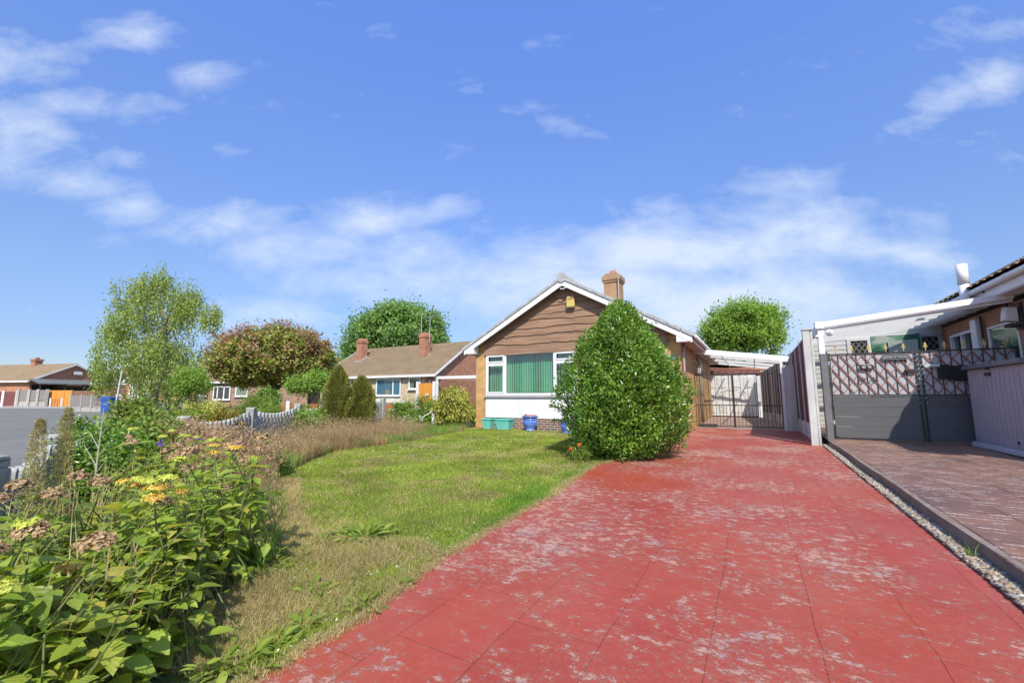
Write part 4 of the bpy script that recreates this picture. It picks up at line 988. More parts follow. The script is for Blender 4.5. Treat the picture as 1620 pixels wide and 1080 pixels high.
b=MB(); b.tube([(x0-.02,9.98,.47),(x0+.02,9.98,.47)],.022,10); b.build('vent_knob',IRON,SH)
b=MB(); 
for y_ in (9.75,11.4): b.tube([(x0-.004,y_,1.55),(x0+.01,y_,1.55)],.03,12)
b.build('round_stud',SHEDP,SH)
GT=T('ladder','aluminium ladder leaning in the gap between carport post and left gate','ladder',(1.46,12.4,.3))
b=MB(); b.beam((1.38,12.3,.3),(1.36,12.1,2.2),.03,.06); b.build('rail',GALV,GT)
b=MB(); b.beam((1.52,12.6,.3),(1.5,12.4,2.2),.03,.06); b.build('rail',GALV,GT)
for i in range(7):
    z_=.5+i*.25; b=MB(); b.tube([(1.38,12.28-.02*i,z_),(1.52,12.58-.02*i,z_)],.016,6); b.build('rung',GALV,GT)

# ================================================================== pots by the window
def teal(label,x,y,w,d,h):
    t=T('planter',label,'planter',(x,y,g(x,y)),0,'teal plastic planters under the window'); z=g(x,y)
    b=MB(); k=.82
    lo=[(x-w/2*k,y-d/2*k,z),(x+w/2*k,y-d/2*k,z),(x+w/2*k,y+d/2*k,z),(x-w/2*k,y+d/2*k,z)]; hi=[(x-w/2,y-d/2,z+h),(x+w/2,y-d/2,z+h),(x+w/2,y+d/2,z+h),(x-w/2,y+d/2,z+h)]
    hi2=[(x+(a-x)*.93,y+(c-y)*.93,e) for a,c,e in hi]; lo2=[(a,c,z+h*.75) for a,c,e in hi2]
    b.add(lo+hi+hi2+lo2,[(0,1,2,3)]+[(i,(i+1)%4,(i+1)%4+4,i+4) for i in range(4)]+[(i+4,(i+1)%4+4,(i+1)%4+8,i+8) for i in range(4)]+[(i+8,(i+1)%4+8,(i+1)%4+12,i+12) for i in range(4)]); b.build('tub',TEAL,t,bev=.008)
    b=MB(); r=.015
    b.box(x-w/2-r,x+w/2+r,y-d/2-r,y-d/2+.005,z+h-.03,z+h+.012); b.box(x-w/2-r,x+w/2+r,y+d/2-.005,y+d/2+r,z+h-.03,z+h+.012); b.box(x-w/2-r,x-w/2+.005,y-d/2+.006,y+d/2-.006,z+h-.03,z+h+.012); b.box(x+w/2-.005,x+w/2+r,y-d/2+.006,y+d/2-.006,z+h-.03,z+h+.012); b.build('rim',TEAL,t,bev=.005)
    b=MB(); b.box(x-w/2*.9,x+w/2*.9,y-d/2*.9,y+d/2*.9,z+h*.7,z+h*.8); b.build('soil',SOIL,t)
teal('small square teal planter at left corner of bungalow',-7.62,12.02,.32,.32,.33)
teal('long ribbed teal planter trough in front of white panel',-7.02,12.02,.50,.30,.33)
def bluepot(label,x,y,s=1.,plant=False):
    z=g(x,y); t=T('plant_pot',label,'plant pot',(x,y,z),0,'blue glazed pots'); 
    b=MB(); prof=[(.13,0),(.16,.012),(.165,.035),(.135,.05),(.19,.12),(.225,.20),(.235,.27),(.22,.325),(.21,.345),(.235,.36),(.235,.375),(.215,.39),(.25,.42),(.27,.435),(.27,.455),(.235,.46),(.225,.43)]
    b.lathe([(r*s,h*s) for r,h in prof],(x,y,z),40); b.build('pot',BLUEG,t,smooth=True)
    b=MB(); b.lathe([(.2*s,.40*s),(.21*s,.49*s),(.19*s,.49*s),(.18*s,.44*s),(.01,.44*s)],(x,y,z),28); b.build('inner_pot',TERRA,t)
bluepot('large blue glazed pot with terracotta liner below the big window',-6.12,12.05,.98)
bluepot('blue glazed pot half hidden behind the round green bush',-4.78,11.75,.8)
SP=T('outdoor_tap','small tap on thin pipe at the white panel beside the blue pot','tap',(-6.45,12.42,.5))
b=MB(); b.tube([(-6.45,12.43,.3),(-6.45,12.43,.62)],.01,6); b.tube([(-6.45,12.43,.62),(-6.45,12.36,.63)],.02,8); b.build('tap',IRON,SP)

# ================================================================== low concrete fence along the front
CF=T('concrete_fence','low scalloped pale concrete fence with capped posts along the front garden','fence',(-8,4.5,.05))
P0=LD(3,3.15); P1=LD(100,4.35); P1b=LD(300,7.0); P2=LD(403,9.3); P3=LD(524,13.9); P4=LD(608,16.4)
wp=[(-4.2,-1.2),P0,((P0[0]+P1[0])/2-.5,(P0[1]+P1[1])/2+.15) if False else P1,P1b,P2,P3,P4]
topz=[.72,.74,.79,.85,.93,1.0,1.10]
def cpost(p,zt,rot):
    M_=Matrix.Translation((p[0],p[1],0))@Matrix.Rotation(rot,4,'Z'); b=MB(); z0=g(*p)-.05
    b.box(-.08,.08,-.08,.08,z0,zt-.05,M_)
    b.box(-.08,.08,-.08,.08,zt-.05,zt,M_); b.prism([(-.085,zt),(.085,zt),(.05,zt+.04),(-.05,zt+.04)],1,-.085,.085); 
    b.v[-8:]=[tuple(M_@Vector(v)) for v in b.v[-8:]]
    b.build('post',WALLCONC,CF,bev=.012)
def cpanel(p,q,za,zb,sag=.13,tall=False):
    a=Vector((p[0],p[1],0)); c=Vector((q[0],q[1],0)); d=c-a; L=d.length; d.normalize(); nrm=Vector((-d.y,d.x,0))
    n=max(3,int(L/.165)); w=(L-.18)/n; b=MB()
    for i in range(n):
        s0=.09+i*w; s1=s0+w; u=(i+.5)/n; u0=i/n; u1=(i+1)/n
        f=lambda u:(za+(zb-za)*u)-.06-sag*math.sin(PI*u)**.7
        t0=f(max(.02,u0)); t1=f(min(.98,u1)); tm=f(u)
        # rounded picket head standing a little above the scallop
        prof=[(s0,g(p[0],p[1])-.05),(s1,g(q[0],q[1])-.05),(s1,t1-.05),(s0+w*.72,tm-.05),(s0+w*.70,tm+.02),(s0+w*.5,tm+.055),(s0+w*.30,tm+.02),(s0+w*.28,tm-.05),(s0,t0-.05)]
        th=.028
        vs=[];m=len(prof)
        for off in (-th,th):
            for s_,z_ in prof: pt=a+d*s_+nrm*off; vs.append((pt.x,pt.y,z_))
        b.add(vs,[tuple(range(m)),tuple(range(2*m-1,m-1,-1))]+[(k,(k+1)%m,(k+1)%m+m,k+m) for k in range(m)])
        g_=.006                                          # raised vertical rib on each picket
        vs=[]
        for off in (th,th+.014):
            for s_,z_ in ((s0+w*.25,.05),(s0+w*.75,.05),(s0+w*.72,tm-.06),(s0+w*.28,tm-.06)): pt=a+d*s_-nrm*off; vs.append((pt.x,pt.y,z_))
        b.add(vs,[(0,1,2,3),(7,6,5,4),(0,1,5,4),(1,2,6,5),(2,3,7,6),(3,0,4,7)])
    b.build('panel',WALLCONC,CF)
allp=[]; 
for i in range(len(wp)-1):
    a,c=wp[i],wp[i+1]; L=math.dist(a,c); n=max(1,round(L/1.9))
    for k in range(n): 
        t_=k/n; bul=0
        allp.append(((a[0]+(c[0]-a[0])*t_,a[1]+(c[1]-a[1])*t_),topz[i]+(topz[i+1]-topz[i])*t_))
allp.append((wp[-1],topz[-1]))
for i,(p,z_) in enumerate(allp):
    q=allp[min(i+1,len(allp)-1)][0]; r_=allp[max(i-1,0)][0]
    cpost(p,z_,math.atan2(q[1]-r_[1],q[0]-r_[0]))
    if i<len(allp)-1: cpanel(p,allp[i+1][0],z_,allp[i+1][1])
# chain posts at the far lawn edge
cps=[LD(610,16.0),LD(688,15.4),LD(738,15.0)]
CPz=[(cps[1],.78),(cps[2],.78)]
for i,(p,h) in enumerate(CPz):
    t=T('chain_post',['white capped post left of the variegated bush with drooping chain','white capped post under right side of variegated bush near house corner'][i],'post',(p[0],p[1],g(*p)),0,'white chain posts')
    b=MB(); z=g(*p); b.box(p[0]-.05,p[0]+.05,p[1]-.05,p[1]+.05,z,z+.52); b.lathe([(.085,.52),(.09,.55),(.06,.6),(.01,.64)],(p[0],p[1],z),12); b.build('post',WPAINT,t,bev=.006)
CH=T('post_chain','white plastic chain sagging between low posts at the far edge of lawn','chain',(cps[1][0],cps[1][1],.3))
def sagc(a,c,za,zc,s):
    return [(a[0]+(c[0]-a[0])*t_,a[1]+(c[1]-a[1])*t_,za+(zc-za)*t_-s*4*t_*(1-t_)) for t_ in np.linspace(0,1,24)]
e0=LD(635,14.6)
b=MB(); b.tube(sagc(e0,cps[1],.30,.72,.09),.016,6); b.build('chain_length',ROPE,CH)
b=MB(); b.tube(sagc(cps[1],cps[2],.72,.72,.22),.016,6); b.build('chain_length',ROPE,CH)
# ================================================================== houses and fences further off
def house(label,loc,rz,w,d,ze,za,wallm,roofm,group=None,name='house',gable=None,ov=.3,hip=False,tiles=True,chim=(),row=.34,col=.6):
    """ridge along local x; eaves face -y; w along x, d along y (local, metres)"""
    t=T(name,label,'house',loc,rz,group)
    b=MB(); b.box(0,w,0,.25,0,ze); b.box(0,w,d-.25,d,0,ze); b.box(0,.25,.25,d-.25,0,ze); b.box(w-.25,w,.25,d-.25,0,ze)
    sl=(za-ze)/(d/2+ov); zt=lambda y_:ze-.05+sl*(y_+ov) 
    for x0,x1 in ((0.002,.25),(w-.25,w-.002)):
        b.prism([(.0,ze),(d,ze),(d/2,za-.12)],0,x0,x1)
    b.build('wall',wallm,t,world=False)
    ln=math.hypot(d/2+ov,za-ze); us=(0,(d/2+ov)/ln,(za-ze)/ln)
    V,F=tile_slope((-ov,-ov,ze+.02),(1,0,0),us,w+2*ov,ln,row=row,col=col,amp=.02,step=.025,nc=4)
    V2=V.copy(); V2[:,1]=d-V[:,1]
    Vm,Fm=merge([(V,F),(V2,F[:,::-1])]); r=_ln('roof',Vm,Fm,roofm,t)
    b=MB(); b.prism([(-ov+.01,ze-.10),(d/2,za-.12),(d+ov-.01,ze-.10),(d+ov-.01,ze-.02),(d/2,za-.03),(-ov+.01,ze-.02)],0,-ov+.03,w+ov-.03); b.build('roof_underside',WPAINT,r,world=False)
    b=MB(); b.tube([(-ov,d/2,za+.0),(w+ov,d/2,za+.0)],.1,10); b.build('ridge',roofm,r,world=False)
    for x_ in (-ov,w+ov): 
        b=MB(); b.prism([(-ov,ze-.08),(d/2,za-.12),(d+ov,ze-.08),(d+ov,ze+.08),(d/2,za+.05),(-ov,ze+.08)],0,x_-.02,x_+.02); b.build('bargeboard',WPAINT,t,world=False)
    b=MB(); b.box(-ov,w+ov,-ov-.06,-ov-.001,ze-.1,ze+.06); b.build('gutter',WPAINT,t,world=False); b=MB(); b.box(-ov,w+ov,d+ov+.001,d+ov+.06,ze-.1,ze+.06); b.build('gutter',WPAINT,t,world=False)
    for cx_,cy_,zb_,zt_,cw in chim:
        b=MB(); b.box(cx_-cw/2,cx_+cw/2,cy_-cw/2,cy_+cw/2,zb_,zt_-.22); b.box(cx_-cw/2-.04,cx_+cw/2+.04,cy_-cw/2-.04,cy_+cw/2+.04,zt_-.22,zt_-.06); b.box(cx_-cw/2,cx_+cw/2,cy_-cw/2,cy_+cw/2,zt_-.06,zt_); c=b.build('chimney',BRICKR,r,world=False)
    return t
# --- brown roofed bungalow beyond the garden (axis aligned with ours)
CHx=-30.9
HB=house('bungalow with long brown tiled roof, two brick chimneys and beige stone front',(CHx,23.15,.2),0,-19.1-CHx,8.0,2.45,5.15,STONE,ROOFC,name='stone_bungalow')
T_=HB
b=MB(); wr=-19.1-CHx; b.prism([(0,0),(8,0),(8,2.45),(4,5.0),(0,2.45)],0,wr-.001,wr+.02); b.build('gable_wall',BRICKR,T_,world=False)
for cx_,zb_,zt_ in ((-22.0-CHx,3.6,5.8),(-28.9-CHx,3.7,5.8)):
    cw=.62; cy_=2.3; b=MB(); b.box(cx_-cw/2,cx_+cw/2,cy_-cw/2,cy_+cw/2,zb_,zt_-.3); b.box(cx_-cw/2-.05,cx_+cw/2+.05,cy_-cw/2-.05,cy_+cw/2+.05,zt_-.3,zt_-.1)
    b.prism([(cx_-cw/2,zt_-.1),(cx_+cw/2,zt_-.1),(cx_+.2,zt_+.08),(cx_-.2,zt_+.08)],1,cy_-.3,cy_+.3); c=b.build('chimney',BRICKR,T_,world=False)
    b=MB(); b.box(cx_-cw/2-.05,cx_+cw/2+.06,cy_-cw/2-.07,cy_-cw/2-.005,zb_-.05,zb_+.28); b.beam((cx_+cw/2+.04,cy_-cw/2,zb_+.2),(cx_+cw/2+.04,cy_+cw/2,zb_+.66),.08,.16); b.build('flashing',LEAD,c,world=False)
window(T_,-24.55-CHx,-22.1-CHx,1.05,2.3,-.02,curtain=(CURTB,[(.0+-24.5-CHx,-22.15-CHx)]),mull=(-22.85-CHx,),fr=.08)
b=MB(); b.box(-24.6-CHx,-22.05-CHx,-.06,-.001,.55,1.0); b.build('white_panel',mat('cream_panel',(.72,.7,.6),rough=.7),T_,world=False)
b=MB(); b.box(-23.6-CHx,-23.2-CHx,-.052,-.048,1.13,1.5); b.build('cardboard_box',mat('cardboard',(.45,.33,.2)),T_,world=False)
window(T_,-21.35-CHx,-20.25-CHx,1.5,2.35,-.02,curtain=(CURT,[(-21.3-CHx,-20.9-CHx),(-20.7-CHx,-20.3-CHx)]),fr=.09)
window(T_,-27.3-CHx,-25.9-CHx,1.1,2.3,-.02,mull=(-26.95-CHx,-26.6-CHx,-26.25-CHx),trans=((-27.2-CHx,-26.0-CHx,1.5),(-27.2-CHx,-26.0-CHx,1.9)),fr=.06)
b=MB(); b.box(-19.9-CHx,-19.1-CHx,-.03,-.001,.0,2.4); b.build('brick_return',BRICKR,T_,world=False)
b=MB(); b.tube([(-19.7-CHx,-.3,2.45),(-19.35-CHx,-.15,2.2),(-19.3-CHx,-.1,.2)],.05,8); b.build('downpipe',GREYPAINT,T_,world=False)
for nm,x_,z_,lb in (('tv_aerial',-22.35,7.6,'taller tv aerial with horizontal boom on brown roofed house chimney'),('tv_aerial',-21.5,7.3,'tv aerial with white head at right of brown roofed house chimney')):
    t=T(nm,lb,'aerial',(x_,25.4,5.5),0,'rooftop aerials'); b=MB(); b.tube([(x_,25.4,5.4),(x_,25.4,z_)],.022,6); b.tube([(x_-.35,25.4,z_-.05),(x_+.45,25.3,z_)],.012,5)
    for k in range(8): b.tube([(x_-.3+k*.1,25.2,z_-.04),(x_-.3+k*.1,25.6,z_-.04)],.007,4)
    b.build('mast',GALV,t)
BC=T('side_carport','flat white carport roof against gable of brown roofed house','carport',(-17.5,24,.2))
b=MB(); b.box(-19.0,-15.2,23.2,28,2.45,2.52); b.build('roof_sheet',POLY,BC)
b=MB(); b.box(-19.05,-15.15,23.1,23.19,2.38,2.56); b.build('front_beam',WHITE,BC)
b=MB(); b.box(-18.95,-18.8,23.12,23.25,.2,2.38); b.box(-15.6,-15.5,23.25,23.35,.2,2.38); b.build('post',WHITE,BC)
b=MB(); b.box(-19.0,-15.2,29,29.1,.2,1.6); b.build('back_screen',WPAINT,BC)
# tall orange panel with concrete post
def slat_fence(label,pts,h,m,pm,post=True,group=None,cat='fence',name='picket_fence',gap=.0,bw=.09,rails=False,z0=.05,postw=.1,posth=.08,gb=0):
    t=T(name,label,cat,(pts[0][0],pts[0][1],g(*pts[0])),0,group)
    for i in range(len(pts)-1):
        a=Vector((pts[i][0],pts[i][1],0));c=Vector((pts[i+1][0],pts[i+1][1],0)); d=c-a; L=d.length; d.normalize(); ang=math.atan2(d.y,d.x)
        zb=g(a.x,a.y); M_=Matrix.Translation((a.x,a.y,zb))@Matrix.Rotation(ang,4,'Z')
        b=MB(); n=max(2,int(L/(bw+gap))); w_=L/n
        for k in range(n):
            b.box(k*w_+gap/2+.004,(k+1)*w_-gap/2-.004,-.012-(k%2)*.006,.012,z0+gb,h,M_)
        if rails:
            for z_ in (.35*h,.8*h): b.box(0,L,.014,.05,z_-.04,z_+.04,M_)
        b.build('panel',m,t)
        if gb: b=MB(); b.box(.05,L-.05,-.02,.02,0,gb,M_); b.build('gravel_board',CONC,t)
        if post:
            b=MB(); b.box(-postw/2,postw/2,-postw/2,postw/2,-.05,h+posth,M_); b.build('post',pm,t)
    if post:
        p=pts[-1]; b=MB(); b.box(p[0]-postw/2,p[0]+postw/2,p[1]-postw/2,p[1]+postw/2,g(*p)-.05,g(*p)+h+posth); b.build('post',pm,t)
    return t
def lerp(a,c,t): return (a[0]+(c[0]-a[0])*t,a[1]+(c[1]-a[1])*t)
slat_fence('tall bright orange fence panel between white posts behind the rose bushes',[LD(662,20.5),LD(688,20.0)],1.62,ORANGEW2,WPAINT,name='panel_fence',bw=.14,postw=.13)
a,c=LD(596,22),LD(661,20.8)
slat_fence('low orange picket fence with white posts behind rose bushes',[a,lerp(a,c,.6),c],.62,ORANGEW,WPAINT,gap=.03,rails=True,postw=.14,posth=.05)
a,c=LD(445,19),LD(515,20.0); 
slat_fence('low orange picket fence with concrete posts under the red leaved tree',[LD(432,19.2),LD(459,19.4),LD(511,20)],.72,ORANGEW,WPAINT,gap=.025,rails=True,postw=.14,posth=.12)
slat_fence('low orange picket fence with concrete post behind berried shrubs',[LD(296,17.5),LD(328,17.8),LD(352,18)],.6,ORANGEW,CONC,gap=.025,rails=True,postw=.2,posth=.1)
# --- across the road: brick bungalow with gable to the road
def ll(px,d): return LD(px,d)
ang=R(29.3+78)                                        # ridge direction left of +Y
gl=LD(50,46); gl=(gl[0]-7.6*math.sin(R(17.3)),gl[1]+7.6*math.cos(R(17.3)))
# local x = from gable back along the ridge ; eaves facing -y_local = toward the road side left
rz=ang+PI/2                                           # local +x -> world heading 'ang' left of +Y
LH=house('red brick bungalow across the road with white gable trim and dark lean-to',(gl[0],gl[1],.15),rz,12.,7.6,2.65,4.75,BRICKO,ROOFB,name='gabled_bungalow',chim=(),ov=.35)
# find which side is the road side: local y of the camera
inv=LH.inv; pc=inv@Vector((0,0,1.2))
sgn=-1 if pc.y<3.8 else 1
b=MB(); b.box(-.35-.02,-.33,3.2,4.0,3.55,3.9) ; b.build('gable_vent',WPAINT,LH,world=False)
b=MB(); b.add([(-.3,-.2,2.95),(-.3,7.9,2.95),(-2.6,8.3,2.42),(-2.6,-.6,2.42),(-.3,-.2,2.86),(-.3,7.9,2.86),(-2.6,8.3,2.33),(-2.6,-.6,2.33)],[(0,1,2,3),(4,5,6,7),(0,1,5,4),(1,2,6,5),(2,3,7,6),(3,0,4,7)]); b.build('lean_to_roof',GREYPAINT,LH,world=False)
b=MB(); b.box(-.04,-.01,1.2,7.4,.9,2.3); b.build('dark_glazing',DARK,LH,world=False)
for y_ in (-.3,3,6,8.1): 
    b=MB(); b.box(-2.5,-2.4,y_-.05,y_+.05,0,2.38); b.build('lean_to_post',IRON,LH,world=False)
cpx=LD(75,52); t=LH
lc=inv@Vector((cpx[0],cpx[1],0)); b=MB(); b.box(lc.x-.35,lc.x+.35,3.8-.35,3.8+.35,4.2,5.35); b.box(lc.x-.42,lc.x+.42,3.38,4.22,5.2,5.45); b.box(lc.x-.15,lc.x+.15,3.65,3.95,5.45,5.65); b.build('chimney',BRICKR,LH,world=False)
# further roofs
p=LD(-60,62); house('house at left edge with large grey brown hipped looking roof',(p[0],p[1],.2),R(107+90),16,9,3.2,5.9,BRICKR,ROOFG,name='far_house')
p=LD(150,60); house('house with tan roof behind the birch left side',(p[0],p[1],.2),R(20),9,8,2.7,5.3,STONE,ROOFB,name='far_house',chim=())
# garage with white fascia
p=LD(166,44); G2=T('brick_garage','flat roofed brick garage with white fascia and brown door left of the birch','garage',(p[0],p[1],.2),YAW)
b=MB(); b.box(0,.5,0,.2,0,2.2); b.box(2.9,3.6,0,.2,0,2.2); b.box(.5,2.9,.0,.2,2.0,2.2); b.box(0,3.6,.2,5,0,2.2); b.build('wall',BRICKO,G2,world=False)
b=MB(); b.box(-1.2,3.9,-.15,5,2.2,2.42); b.build('roof',WPAINT,G2,world=False)
b=MB()
for k in range(5): b.box(.5,2.9,.02+(k%2)*.01,.08,.02+k*.4,.41+k*.4)
b.build('garage_door',BROWNW,G2,world=False)
# white gabled house behind the birch
p=LD(205,42); G3=T('white_gabled_house','small white gabled bay with white windows just left of birch trunk','house',(p[0],p[1],.2),YAW)
b=MB(); b.box(0,2.2,0,3,0,.9); b.box(0,.25,0,3,.9,2.3); b.box(2.05,2.2,0,3,.9,2.3); b.box(2.2,5.2,.6,3,0,2.3); b.build('wall',BRICKO,G3,world=False)
b=MB(); b.prism([(-.3,2.3),(2.5,2.3),(2.1,3.3),(1.55,3.75),(.9,3.2)],1,-.05,3); b.build('gable',WPAINT,G3,world=False)
b=MB(); b.beam((-.5,-.3,2.2),(1.55,-.3,4.0),.08,.22,up=(0,0,1)); b.beam((3.6,-.3,2.2),(1.55,-.3,4.0),.08,.22); b.build('bargeboard',WPAINT,G3,world=False)
b=MB(); b.prism([(-.5,2.3),(1.55,4.05),(3.6,2.3)],1,-.2,6); b.build('roof',ROOFB,G3,world=False)
window(G3,.25,2.05,.9,2.3,-.02,mull=(.6,1.7),fr=.1,curtain=(CURT,[(.7,1.2)]),trans=((.3,.6,1.9),(1.7,2.0,1.9)))
# brick house right of the birch, behind the red leaved tree
p=LD(285,40); G4=house('brick house with small white windows seen under the red leaved tree',(p[0],p[1],.2),YAW,12.0,7,2.3,4.2,brickmat('brown_brick',(.27,.14,.10),(.33,.18,.13),(.38,.32,.27)),ROOFB,name='brick_house')
window(G4,3.3,4.9,.7,1.95,-.02,mull=(3.7,4.3),fr=.1); window(G4,5.35,6.5,1.0,2.1,-.02,fr=.1,curtain=(CURT,[(5.4,6.4)]))
b=MB(); b.box(.3,1.2,-.04,0,0,2.0); b.build('orange_door',ORANGEW,G4,world=False)
b=MB(); b.box(-1,2.9,-2.6,-.3,2.25,2.4); b.build('porch_roof',WPAINT,G4,world=False)
b=MB(); b.beam((2.0,-2.5,0),(2.0,-2.5,2.2),.1,.1); b.beam((2.0,-2.5,1.6),(2.5,-2.5,2.2),.08,.08); b.build('porch_post',WPAINT,G4,world=False)
# grey block wall with white pillars in front of them
bw=T('block_wall','grey block garden wall with white pillars beneath the birch','wall',(*LD(260,33),.2))
A_,B_=LD(192,33),LD(350,31)
for k in range(6):
    a=lerp(A_,B_,k/6);c=lerp(A_,B_,(k+1)/6); b=MB(); b.beam((a[0],a[1],.55),(c[0],c[1],.55),.15,.8); b.build('wall_length',CONC,bw)
    b=MB(); b.beam((a[0],a[1],.2),(a[0],a[1],1.2),.3,.3,up=(0,1,0)); b.prism([(a[0]-.2,1.2),(a[0]+.2,1.2),(a[0],1.36)],1,a[1]-.2,a[1]+.2); b.build('pillar',WPAINT,bw)
# fences facing the road on the left
slat_fence('grey weathered panel fence on pale wall across the road',[LD(35,42),LD(52,42.2),LD(66,42.4),LD(80,42.6)],1.65,GREYW,CONC,name='panel_fence',bw=.3,postw=.2,gb=.55)
slat_fence('bright orange timber gates across the road beside grey fence',[LD(80.5,42.9),LD(94,43),LD(107,43.1),LD(120,43.2)],1.62,ORANGEW2,ORANGEW2,name='timber_gate',bw=.35,cat='gate',postw=.08,posth=0)
slat_fence('maroon fence at far left across the road',[LD(-40,41.5),LD(-10,41.6),LD(12,41.8),LD(33,42)],1.5,REDW,WPAINT,name='panel_fence',bw=.25,postw=.18,gb=.1)
slat_fence('brown panel fence behind grey concrete post fence across the road',[LD(120,41),LD(152,41.2),LD(183,41.5)],1.55,BROWNW,BROWNW,name='panel_fence',bw=.2,postw=.12)
slat_fence('low grey panel fence with pale concrete posts left of the blue bin',[LD(119,31),LD(136,30.6),LD(152,30.3),LD(170,30)],1.12,GREYW,CONC,name='panel_fence',bw=.16,postw=.13,gb=.28)
slat_fence('small orange picket gate in front of bright orange timber gates',[LD(87,40.5),LD(104,40.6)],.8,ORANGEW,WPAINT,name='picket_gate',gap=.1,bw=.1,cat='gate')
# wheelie bin and lamp post
p=LD(179.5,28); BN=T('wheelie_bin','blue wheelie bin beside pale street pole across the road','bin',(p[0],p[1],.12),YAW)
b=MB(); b.prism([(-.24,.08),(.24,.08),(.29,.95),(-.29,.95)],1,-.3,.3); b.build('body',BLUEBIN,BN,world=False,bev=.02)
b=MB(); b.prism([(-.34,.95),(.32,.95),(.3,1.02),(-.28,1.07)],1,-.31,.31); b.box(-.3,.3,-.34,-.30,.86,.92); b.build('lid',BLUEBIN,BN,world=False,bev=.015)
for s_ in (-1,1): b=MB(); b.tube([(s_*.26,.28,.1),(s_*.31,.28,.1)],.1,14); b.build('wheel',DARK,BN,world=False)
p=LD(188,27); LP=T('street_pole','slim pale leaning street pole beside the blue bin','pole',(p[0],p[1],.1))
b=MB(); b.tube([(p[0]-.05,p[1],.05),(p[0]+.08,p[1]+.05,1.2),(p[0]+.2,p[1]+.1,2.85)],[.05,.042,.035],10); b.build('pole',mat('pale_blue_pole',(.55,.62,.68),rough=.5),LP)
b=MB(); b.box(p[0]-.06,p[0]+.04,p[1]-.1,p[1]-.05,.3,.55); b.build('access_door',GREYPAINT,LP)
# ================================================================== leaves
LM_BIRCH=leafmat('birch_leaf',[(.10,.16,.04),(.14,.2,.06),(.18,.24,.09),(.12,.18,.07),(.22,.27,.12)],rough=.45,trans=.45,gain=(2.2,2.0,1.5))
LM_RED=leafmat('red_maple_leaf',[(.17,.08,.055),(.08,.12,.025),(.2,.13,.06),(.12,.17,.035),(.10,.14,.03),(.15,.2,.05),(.26,.22,.10),(.09,.13,.03)],rough=.4,trans=.38,gain=(2.3,2.25,2.0))
LM_REDTOP=leafmat('young_red_leaf',[(.24,.09,.075),(.17,.1,.06),(.28,.15,.12),(.18,.15,.06)],rough=.4,trans=.38,gain=(1.9,2.0,2.1))
LM_OAK=leafmat('oak_leaf',[(.06,.12,.03),(.09,.165,.045),(.12,.2,.06),(.08,.14,.05)],rough=.45,trans=.42,gain=(2.6,2.4,2.4))
LM_LIME=leafmat('lime_leaf',[(.12,.21,.04),(.16,.26,.06),(.2,.3,.08),(.1,.17,.04)],rough=.45,trans=.48,gain=(1.9,1.8,1.6))
LM_LAUREL=leafmat('glossy_evergreen_leaf',[(.035,.095,.018),(.05,.125,.022),(.07,.155,.03),(.045,.11,.02),(.10,.19,.04),(.06,.14,.03),(.13,.22,.045)],rough=.28,trans=.38,spec=.55,gain=(2.5,2.1,1.5))
LM_CONIF=leafmat('conifer_spray',[(.07,.10,.025),(.09,.12,.03),(.12,.14,.04),(.10,.11,.03),(.15,.15,.06)],rough=.7,trans=.25,gain=(2.4,2.1,1.5))
LM_VARI=leafmat('variegated_leaf',[(.38,.36,.10),(.10,.16,.04),(.45,.42,.16),(.3,.3,.08),(.16,.2,.05),(.5,.47,.22)],rough=.4,trans=.25)
LM_ROSE=leafmat('rose_leaf',[(.08,.16,.035),(.11,.2,.04),(.06,.12,.03),(.14,.24,.06)],rough=.4,trans=.38,gain=(2.,1.8,1.3))
LM_HYD=veined('hydrangea_leaf',[(.12,.20,.035),(.16,.25,.045),(.20,.29,.06),(.11,.17,.03),(.24,.30,.07),(.14,.22,.045),(.27,.27,.08)],(.42,.48,.16),rough=.42,trans=.45,spec=.4,gain=(1.95,1.8,1.15))
LM_HYDDEAD=leafmat('dead_hydrangea_head',[(.30,.24,.19),(.38,.31,.25),(.24,.18,.14),(.42,.36,.31),(.33,.22,.19)],rough=.8,trans=.15,gain=(1.3,1.15,.76))
LM_HYDNEW=leafmat('green_hydrangea_floret',[(.36,.42,.12),(.42,.45,.13),(.5,.5,.15),(.32,.4,.12)],rough=.6,trans=.25)
LM_HYDPINK=leafmat('pink_hydrangea_floret',[(.42,.40,.10),(.45,.42,.12),(.5,.2,.06),(.42,.38,.1),(.5,.42,.12),(.5,.06,.10),(.5,.42,.15)],rough=.6,trans=.25)
LM_SHRUB=leafmat('mixed_shrub_leaf',[(.08,.14,.03),(.12,.2,.04),(.17,.23,.06),(.22,.24,.08),(.10,.15,.05)],rough=.45,trans=.38,gain=(1.8,1.7,1.2))
LM_BERRY=leafmat('berried_shrub_leaf',[(.12,.18,.04),(.3,.1,.03),(.15,.2,.05),(.36,.16,.05),(.10,.15,.04)],rough=.45,trans=.3)
LM_FEATH=leafmat('feathery_leaf',[(.12,.2,.05),(.16,.24,.07),(.2,.28,.09)],rough=.6,trans=.35)
LM_DRY=leafmat('dry_seedhead',[(.46,.34,.22),(.40,.28,.19),(.52,.41,.28),(.32,.2,.14),(.48,.32,.25),(.3,.24,.14)],rough=.85,trans=.25,gain=(1.15,1.12,1.05))
LM_DOCK=leafmat('dock_seed',[(.34,.29,.17),(.26,.22,.12),(.38,.34,.2),(.3,.2,.13),(.22,.26,.10)],rough=.8,trans=.4,gain=(1.6,1.6,1.4))
LM_GRASS=leafmat('lawn_blade',[(.13,.19,.03),(.17,.23,.04),(.2,.25,.05),(.15,.19,.04),(.27,.27,.09),(.23,.26,.06),(.33,.3,.14)],rough=.6,trans=.35,bigvar=.3,gain=(1.42,1.58,.8))
LM_GRASSG=leafmat('lush_blade',[(.10,.2,.03),(.13,.24,.04),(.16,.27,.05)],rough=.55,trans=.35)
